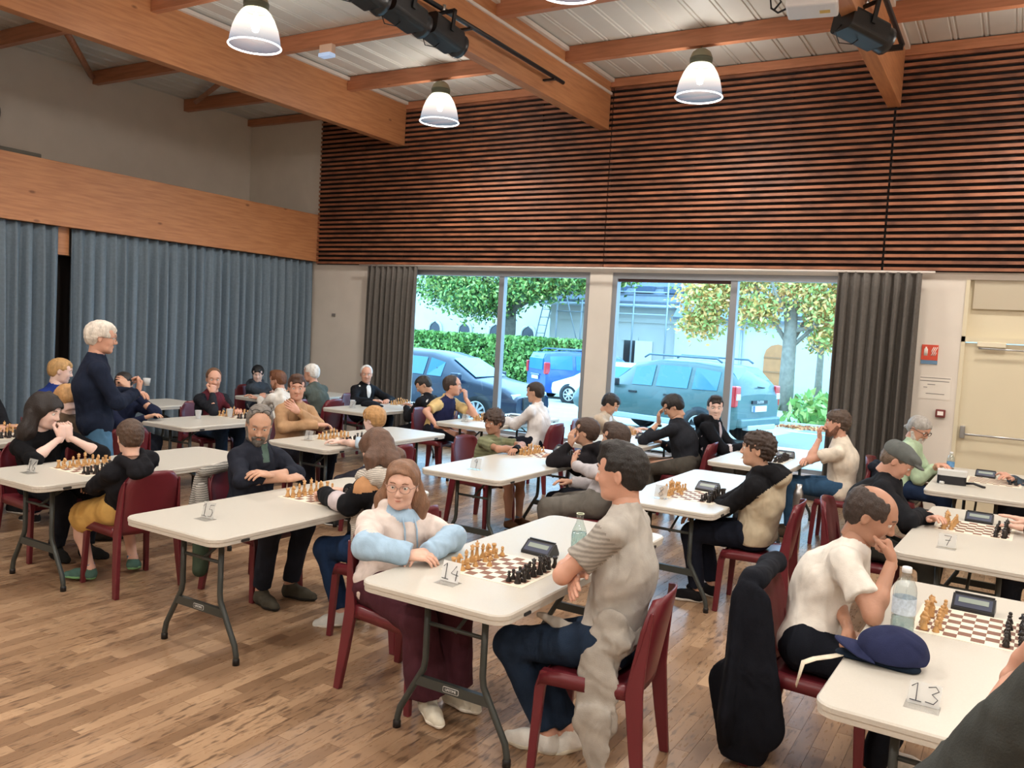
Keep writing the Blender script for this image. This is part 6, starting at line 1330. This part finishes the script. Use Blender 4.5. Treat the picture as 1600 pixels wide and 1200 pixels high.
bg('man with reddish-brown hair and beard in white shirt, seen in profile', -8.22, 7.98, 180, (-8.35, 7.98, 1.03), (196, 12), s=1., L=dict(w=(.42, .0, .77)), R=dict(w=(.42, .1, .77)), top=dict(k='shirt', c='d6d2ca'), bot=dict(c='2a2a30'), hair=dict(k='quiff', c='6b432a', v=.004), beard=dict(c='8a5a3c'), skin='ruddy', cl='man with reddish-brown beard')
bg('white-haired man in grey-green sweater with glasses, hand at his mouth', -8.05, 8.46, 182, (-8.19, 8.43, 1.13), (190, 4), s=1.02, L=dict(w=('w', -8.325, 8.39, .99), e=('w', -8.42, 8.22, .79), h='fist', hd=(.15, 0, 1), hn=(1, 0, .2)), R=dict(w=(.40, -.05, .77)), top=dict(k='long', c='4e5652'), bot=dict(c='2a2a30'), hair=dict(k='short', c='d6d4cf'), gl={}, skin='ruddy', cl='white-haired man in grey-green sweater')
bg('white-haired man in black cardigan and white collar facing the viewer', -8.03, 9.30, -10, (-7.96, 9.29, 1.12), (-48, 6), s=1.04, L=dict(w=(.42, .12, .77), p=(-.2, 1, -.3)), R=dict(w=(.38, -.1, .77), p=(-.2, -1, -.3)), top=dict(k='jacket', c='15161a', open=1, inner='dcd8d2', collar=1), bot=dict(c='191a20'), hair=dict(k='receding', c='d8d6d2', brow='9a948c'), skin='ruddy', cl='white-haired man in black cardigan')
bg('dark-haired boy in dark jacket looking down at the board by the curtain', -6.52, 8.98, 182, (-6.66, 8.93, 1.08), (215, 34), s=.95, L=dict(w=(.40, .05, .77)), R=dict(w=(.36, -.05, .77)), top=dict(k='jacket', c='1a1a1e', open=1, inner='d2cfcc'), bot=dict(c='191a20'), hair=dict(k='short', c='221a16'), skin='mid', cl='dark-haired boy looking down by the curtain')
p = bg('heavy-set man in yellow and navy polo shirt, hand at his mouth', -6.22, 8.66, 4, (-6.03, 8.68, 1.13), (28, 0), s=1.04, girth=1.25, L=dict(w=('w', -5.90, 8.80, .985), e=('w', -5.72, 8.78, .775), h='grip', hd=(-.1, -.05, 1), hn=(1, 0, .2)), R=dict(w=('w', -5.90, 8.22, .66), e=('w', -6.14, 8.30, .82), h='flat', hd=(1, -.1, 0), hn=(0, 0, 1)), top=dict(k='tee', c='24284a', collar=1, zones=[('cdb27c', Z(lambda c, x: ((c-x['N'])@x['tf'] < -.02), sleeve_zone(1, -.1, 1), sleeve_zone(-1, -.1, 1))), ('cdb27c', front_disc(.16, .07, .03))]), bot=dict(c='1c1e26'), hair=dict(k='receding', c='3a2e28', v=.003), skin='ruddy', cl='heavy-set man in yellow and navy polo')
bg('youth in white shirt seen in profile facing left before the window', -4.80, 8.72, 180, (-4.86, 8.73, 1.145), (186, 6), s=.98, L=dict(w=(.44, .0, .77)), R=dict(w=(.44, .1, .77)), top=dict(k='shirt', c='d8d6d6', o=.006), bot=dict(c='1a1c26'), hair=dict(k='short', c='2c201a'), gl={}, skin='mid', cl='youth in white shirt')
p = bg('curly-haired boy in olive green t-shirt with black wrist brace, arms folded on table', -4.30, 6.80, -6, (-4.22, 6.80, .985), (-95, 8), s=.84, L=dict(w=('w', -3.88, 6.66, .775), e=('w', -3.98, 6.95, .78), hd=(.3, -1, 0), hn=(0, 0, 1)), R=dict(w=('w', -3.88, 6.78, .775), e=('w', -3.98, 6.52, .78), hd=(.2, 1, 0), hn=(0, 0, 1)), top=dict(k='tee', c='6f7350', zones=[(knit('olive_stripe', '7f8262', '6a6d50', 9), lambda c, x: c[:, 2] > -1)]), bot=dict(k='shorts', c='4a2f2a'), shoe=('5a3d2a', '2f2823'), hair=dict(k='curly', c='3a281e', v=.016, fringe=.012), skin='tan', cl='curly-haired boy in olive green t-shirt', lod='m', legs=dict(l=(.36, .12, .085), r=(.34, -.02, .085)))
e_, w_ = p['arms'][1][1], p['arms'][1][2]; p['garment']('wrist_brace', [cone(w_+(e_-w_)*.35, w_+(w_-e_)*.10, .036, .036, cap=1, cap0=1)], cloth('161618'), rip=None)
bg('boy in black hoodie resting his cheek on his hand at the table before the window', -2.98, 6.54, 182, (-3.10, 6.50, 1.035), (192, -4), s=.86, L=dict(w=('w', -3.19, 6.40, .935), e=('w', -3.30, 6.30, .775), h='relax', hd=(.05, 0, 1), hn=(.3, 1, 0)), R=dict(w=(.40, 0, .77)), top=dict(k='hoodie', c='1d1b1e'), bot=dict(c='20222c'), hair=dict(k='short', c='3d2a20', v=.008, fringe=.01), skin='mid', lod='m', cl='boy in black hoodie resting his cheek on his hand')
bg('teenage boy in light grey hoodie and grey joggers, turned left', -2.74, 6.08, 186, (-2.67, 6.15, 1.055), (190, 4), s=.92, L=dict(w=(.20, .12, .84), e=(-.05, .26, .82), hd=(.2, -.5, .5), hn=(1, 0, .4)), R=dict(w=(.3, -.1, .66)), top=dict(k='hoodie', c='b3afb2', rip=(.007, 32)), bot=dict(c='6b6761', o=.03), hair=dict(k='quiff', c='3a2a22', v=.008), skin='mid', lod='m', cl='teenage boy in light grey hoodie', legs=dict(l=(.36, .12, .085), r=(.34, -.10, .085)))
bg('young man in beige sweater leaning over board by the window post', -4.32, 9.36, -4, (-4.19, 9.42, 1.04), (8, 30), s=1., L=dict(w=(.55, -.05, .77)), R=dict(w=(.5, .1, .77)), top=dict(k='jacket', c='b5a694', open=1, inner='d8d4d2'), bot=dict(c='20222c'), hair=dict(k='short', c='1e1612', v=.004), skin='mid', cl='young man in beige sweater')
p = bg('young man in dark sweater and grey trousers bending over, hand against his face', -2.92, 8.66, 182, (-3.10, 8.62, 1.15), (200, 32), s=1.03, girth=1.1, L=dict(w=('w', -3.22, 8.54, .97), e=('w', -3.34, 8.40, .78), h='relax', hd=(.1, 0, 1), hn=(1, 0, 0)), R=dict(w=(.40, .0, .77)), top=dict(k='long', c='24262c', sl=.6), bot=dict(c='4c4842', o=.03), hair=dict(k='short', c='16110f', v=.008), skin='mid', cl='young man in dark sweater', legs=dict(l=(.28, .2, .085), r=(.3, -.1, .085)))
w_ = p['arms'][1][2]; MB().lathe([(.030, -.012), (.034, -.008), (.034, .008), (.030, .012)], M_black, 14, c=tuple(w_-(0, 0, .03))).build('wristwatch', p['root'])
bg('young man with glasses in black hooded jacket looking towards the viewer', -2.80, 8.94, -4, (-2.75, 8.96, 1.155), (-66, 4), s=1.03, L=dict(w=(.44, -.02, .775)), R=dict(w=(.42, .06, .775)), top=dict(k='hoodie', c='15161b', open=1, inner='b9aeb4', zones=[('c8bfc2', sleeve_zone(-1, .62, .68))]), bot=dict(c='4c4842'), hair=dict(k='quiff', c='241b17', v=.002), gl={}, skin='pale', cl='young man with glasses in black hooded jacket')
bg('bearded man in cream t-shirt and jeans, hand at his mouth, by the dark curtain', -1.34, 8.54, 182, (-1.40, 8.46, 1.16), (190, 2), s=1.02, L=dict(w=('w', -1.545, 8.42, 1.01), e=('w', -1.60, 8.30, .80), h='grip', hd=(.2, 0, 1), hn=(1, 0, 0)), R=dict(w=(.28, .14, .80), e=(.15, -.2, .80)), top=dict(k='tee', c='d3c9b9', o=.008, hem=.05), bot=dict(c='2f4c68'), shoe=('4a3c30', '2f2823'), hair=dict(k='curly', c='4a392d', v=.004), beard=dict(c='6e4836', t=.005), gl={}, skin='ruddy', cl='bearded man in cream t-shirt')
draped([cone((-1.06, 8.36, .80), (-1.06, 8.70, .80), .035, .035), cone((-1.03, 8.44, .74), (-1.0, 8.42, .30), .09, .10, flat=(X_, 2.2)), cone((-1.03, 8.62, .74), (-1.0, 8.64, .30), .09, .10, flat=(X_, 2.2))], cloth('1a1e28'), 'dark_jacket', 'dark navy jacket hung on chair back of bearded man in cream t-shirt')
# teenager at table 8
chair(-1.46, 5.96, 184, 'under the teenager in black and beige hoodie')
p = person('curly-topped teenager in black and beige hoodie seen in profile at table 8', (-1.47, 5.95), 182, (-1.49, 5.92, 1.135), (188, -2), 'mid', 1.0, L=dict(w=(.40, -.02, .64), hn=(0, 0, 1)), R=dict(w=(.42, .06, .64), hn=(0, 0, 1)),
    top=dict(k='hoodie', c='17171a', o=.004, zones=[('b5a890', lambda c, x: ((c-x['P'])@x['tu'] < .30-.9*np.maximum((c-x['P'])@x['tf'], -.2)-.02) & ((c-x['P'])@x['tf'] < .12) & ~sleeve_zone(1, .0, 1.1)(c, x) & ~sleeve_zone(-1, .0, 1.1)(c, x))]), bot=dict(c='1a1e2a'), shoe=('1c1b1d', 'd8d4cc'), hair=dict(k='curly', c='33241c', v=.005), lod='n', sh=1.04, legs=dict(l=(.36, .10, .085), r=(.30, -.10, .085)))
# right side
p = bg('man in grey flat cap and black jacket bending over table 7', -.80, 6.28, 0, (-.64, 6.30, 1.125), (2, 34), s=1.0, L=dict(w=(.40, -.06, .775), hn=(0, 0, 1)), R=dict(w=(.34, .10, .775), e=(.28, -.22, .775), hn=(0, 0, 1)), top=dict(k='jacket', c='1b1c20', o=.012, collar=1), bot=dict(c='33332f'), hair=dict(k='short', c='6a5a4c'), skin='ruddy', lod='m', slouch=.07, cl='man in grey flat cap')
F = Field((-.17, -.14, -.02), (.22, .14, .17), .006); F.add([ell((-.014, 0, .052), (.117, .092, .078)), ell((.050, 0, .078), (.075, .078, .036)), ell((.118, 0, .056), (.048, .062, .009))], .02); F.cut((.17, 0, -1), (0, 0, .026)); F.ripple(.0015, 60, 3); V, Q = F.mesh()
link('flat_cap', np_mesh('flat_cap', V*p['hs']@p['HR'].T+(p['H']-p['org']), Q, [cloth('5d605e')]), p['root'])
bg('grey-haired bearded man in pale green shirt and dark glasses near the door', -.90, 9.08, -4, (-.76, 9.12, 1.13), (-28, 26), s=1.04, girth=1.12, L=dict(w=(.36, -.10, .82), hd=(.6, -.5, .1), hn=(0, 0, 1)), R=dict(w=(.34, .04, .80), hd=(.6, .5, .1), hn=(0, 0, 1)), top=dict(k='shirt', c='a9bd9f', o=.012, sl=.7), bot=dict(c='22304a'), hair=dict(k='tied', c='9a958e', brow='8a857e'), beard=dict(c='c2bcb4', t=.003), gl=dict(c='2a1c1c', t=1.8), skin='ruddy', cl='grey-haired bearded man in pale green shirt')
bg('player in blue-grey sweater cut off by right edge nearest the door', .46, 8.98, 180, (.33, 8.96, 1.13), (182, 20), s=1.0, L=dict(w=(.42, -.02, .775), hn=(0, 0, 1)), R=dict(w=(.40, .06, .775), hn=(0, 0, 1)), top=dict(k='long', c='3d4852'), bot=dict(c='191b22'), hair=dict(k='short', c='8a8078'), skin='ruddy', cl='player cut off by right edge nearest the door')
bg('player in black sweater cut off by right edge, one hand reaching over table 7', .52, 6.30, 180, (.46, 6.30, 1.19), (182, 14), s=1.02, L=dict(w=('w', .14, 6.34, .785), e=('w', .36, 6.22, .80), h='flat', hn=(0, 0, 1)), R=dict(w=('w', .16, 6.62, .785), hn=(0, 0, 1), h='flat'), top=dict(k='long', c='17181c'), bot=dict(c='191b22'), hair=dict(k='short', c='4a3a30'), skin='fair', cl='player cut off by right edge at table 7')
# left middle
p = bg('blond boy in pale blue t-shirt seen in profile beside the brown-haired woman', -4.82, 5.84, 180, (-4.90, 5.85, .995), (186, 4), s=.82, L=dict(w=('w', -5.18, 5.78, .775), e=('w', -4.98, 5.66, .79), hn=(0, 0, 1)), R=dict(w=(.40, .1, .77)), top=dict(k='tee', c='a9bccb'), bot=dict(c='3a3a44'), hair=dict(k='short', c='b58a58', v=.012, fringe=.008), skin='pale', lod='m', cl='blond boy in pale blue t-shirt')
bg('young man with glasses in camel sweater, one arm across his chest', -6.22, 6.14, -6, (-6.15, 6.13, 1.17), (-42, 4), s=1.03, L=dict(w=(.24, -.12, .96), e=(.20, .20, .80), hd=(-.05, -.8, .5), hn=(1, 0, .2), h='flat'), R=dict(w=(.32, .10, .82), e=(.16, -.22, .80), hd=(.2, .9, 0), hn=(0, 0, 1)), top=dict(k='long', c='ad8a68', o=.006), bot=dict(c='1b1c24'), hair=dict(k='quiff', c='4a3022', v=.004), gl={}, skin='ruddy', lod='m', cl='young man in camel sweater')
bg('person in black at left edge of the picture, only shoulder and arm showing', -7.98, 4.02, 0, (-7.92, 3.98, 1.17), (0, 10), s=1.03, L=dict(w=(.42, 0, .77)), R=dict(w=(.42, .05, .77)), top=dict(k='long', c='17181c'), bot=dict(c='191b22'), hair=dict(k='short', c='2a201a'), skin='mid', cl='person in black at left edge')
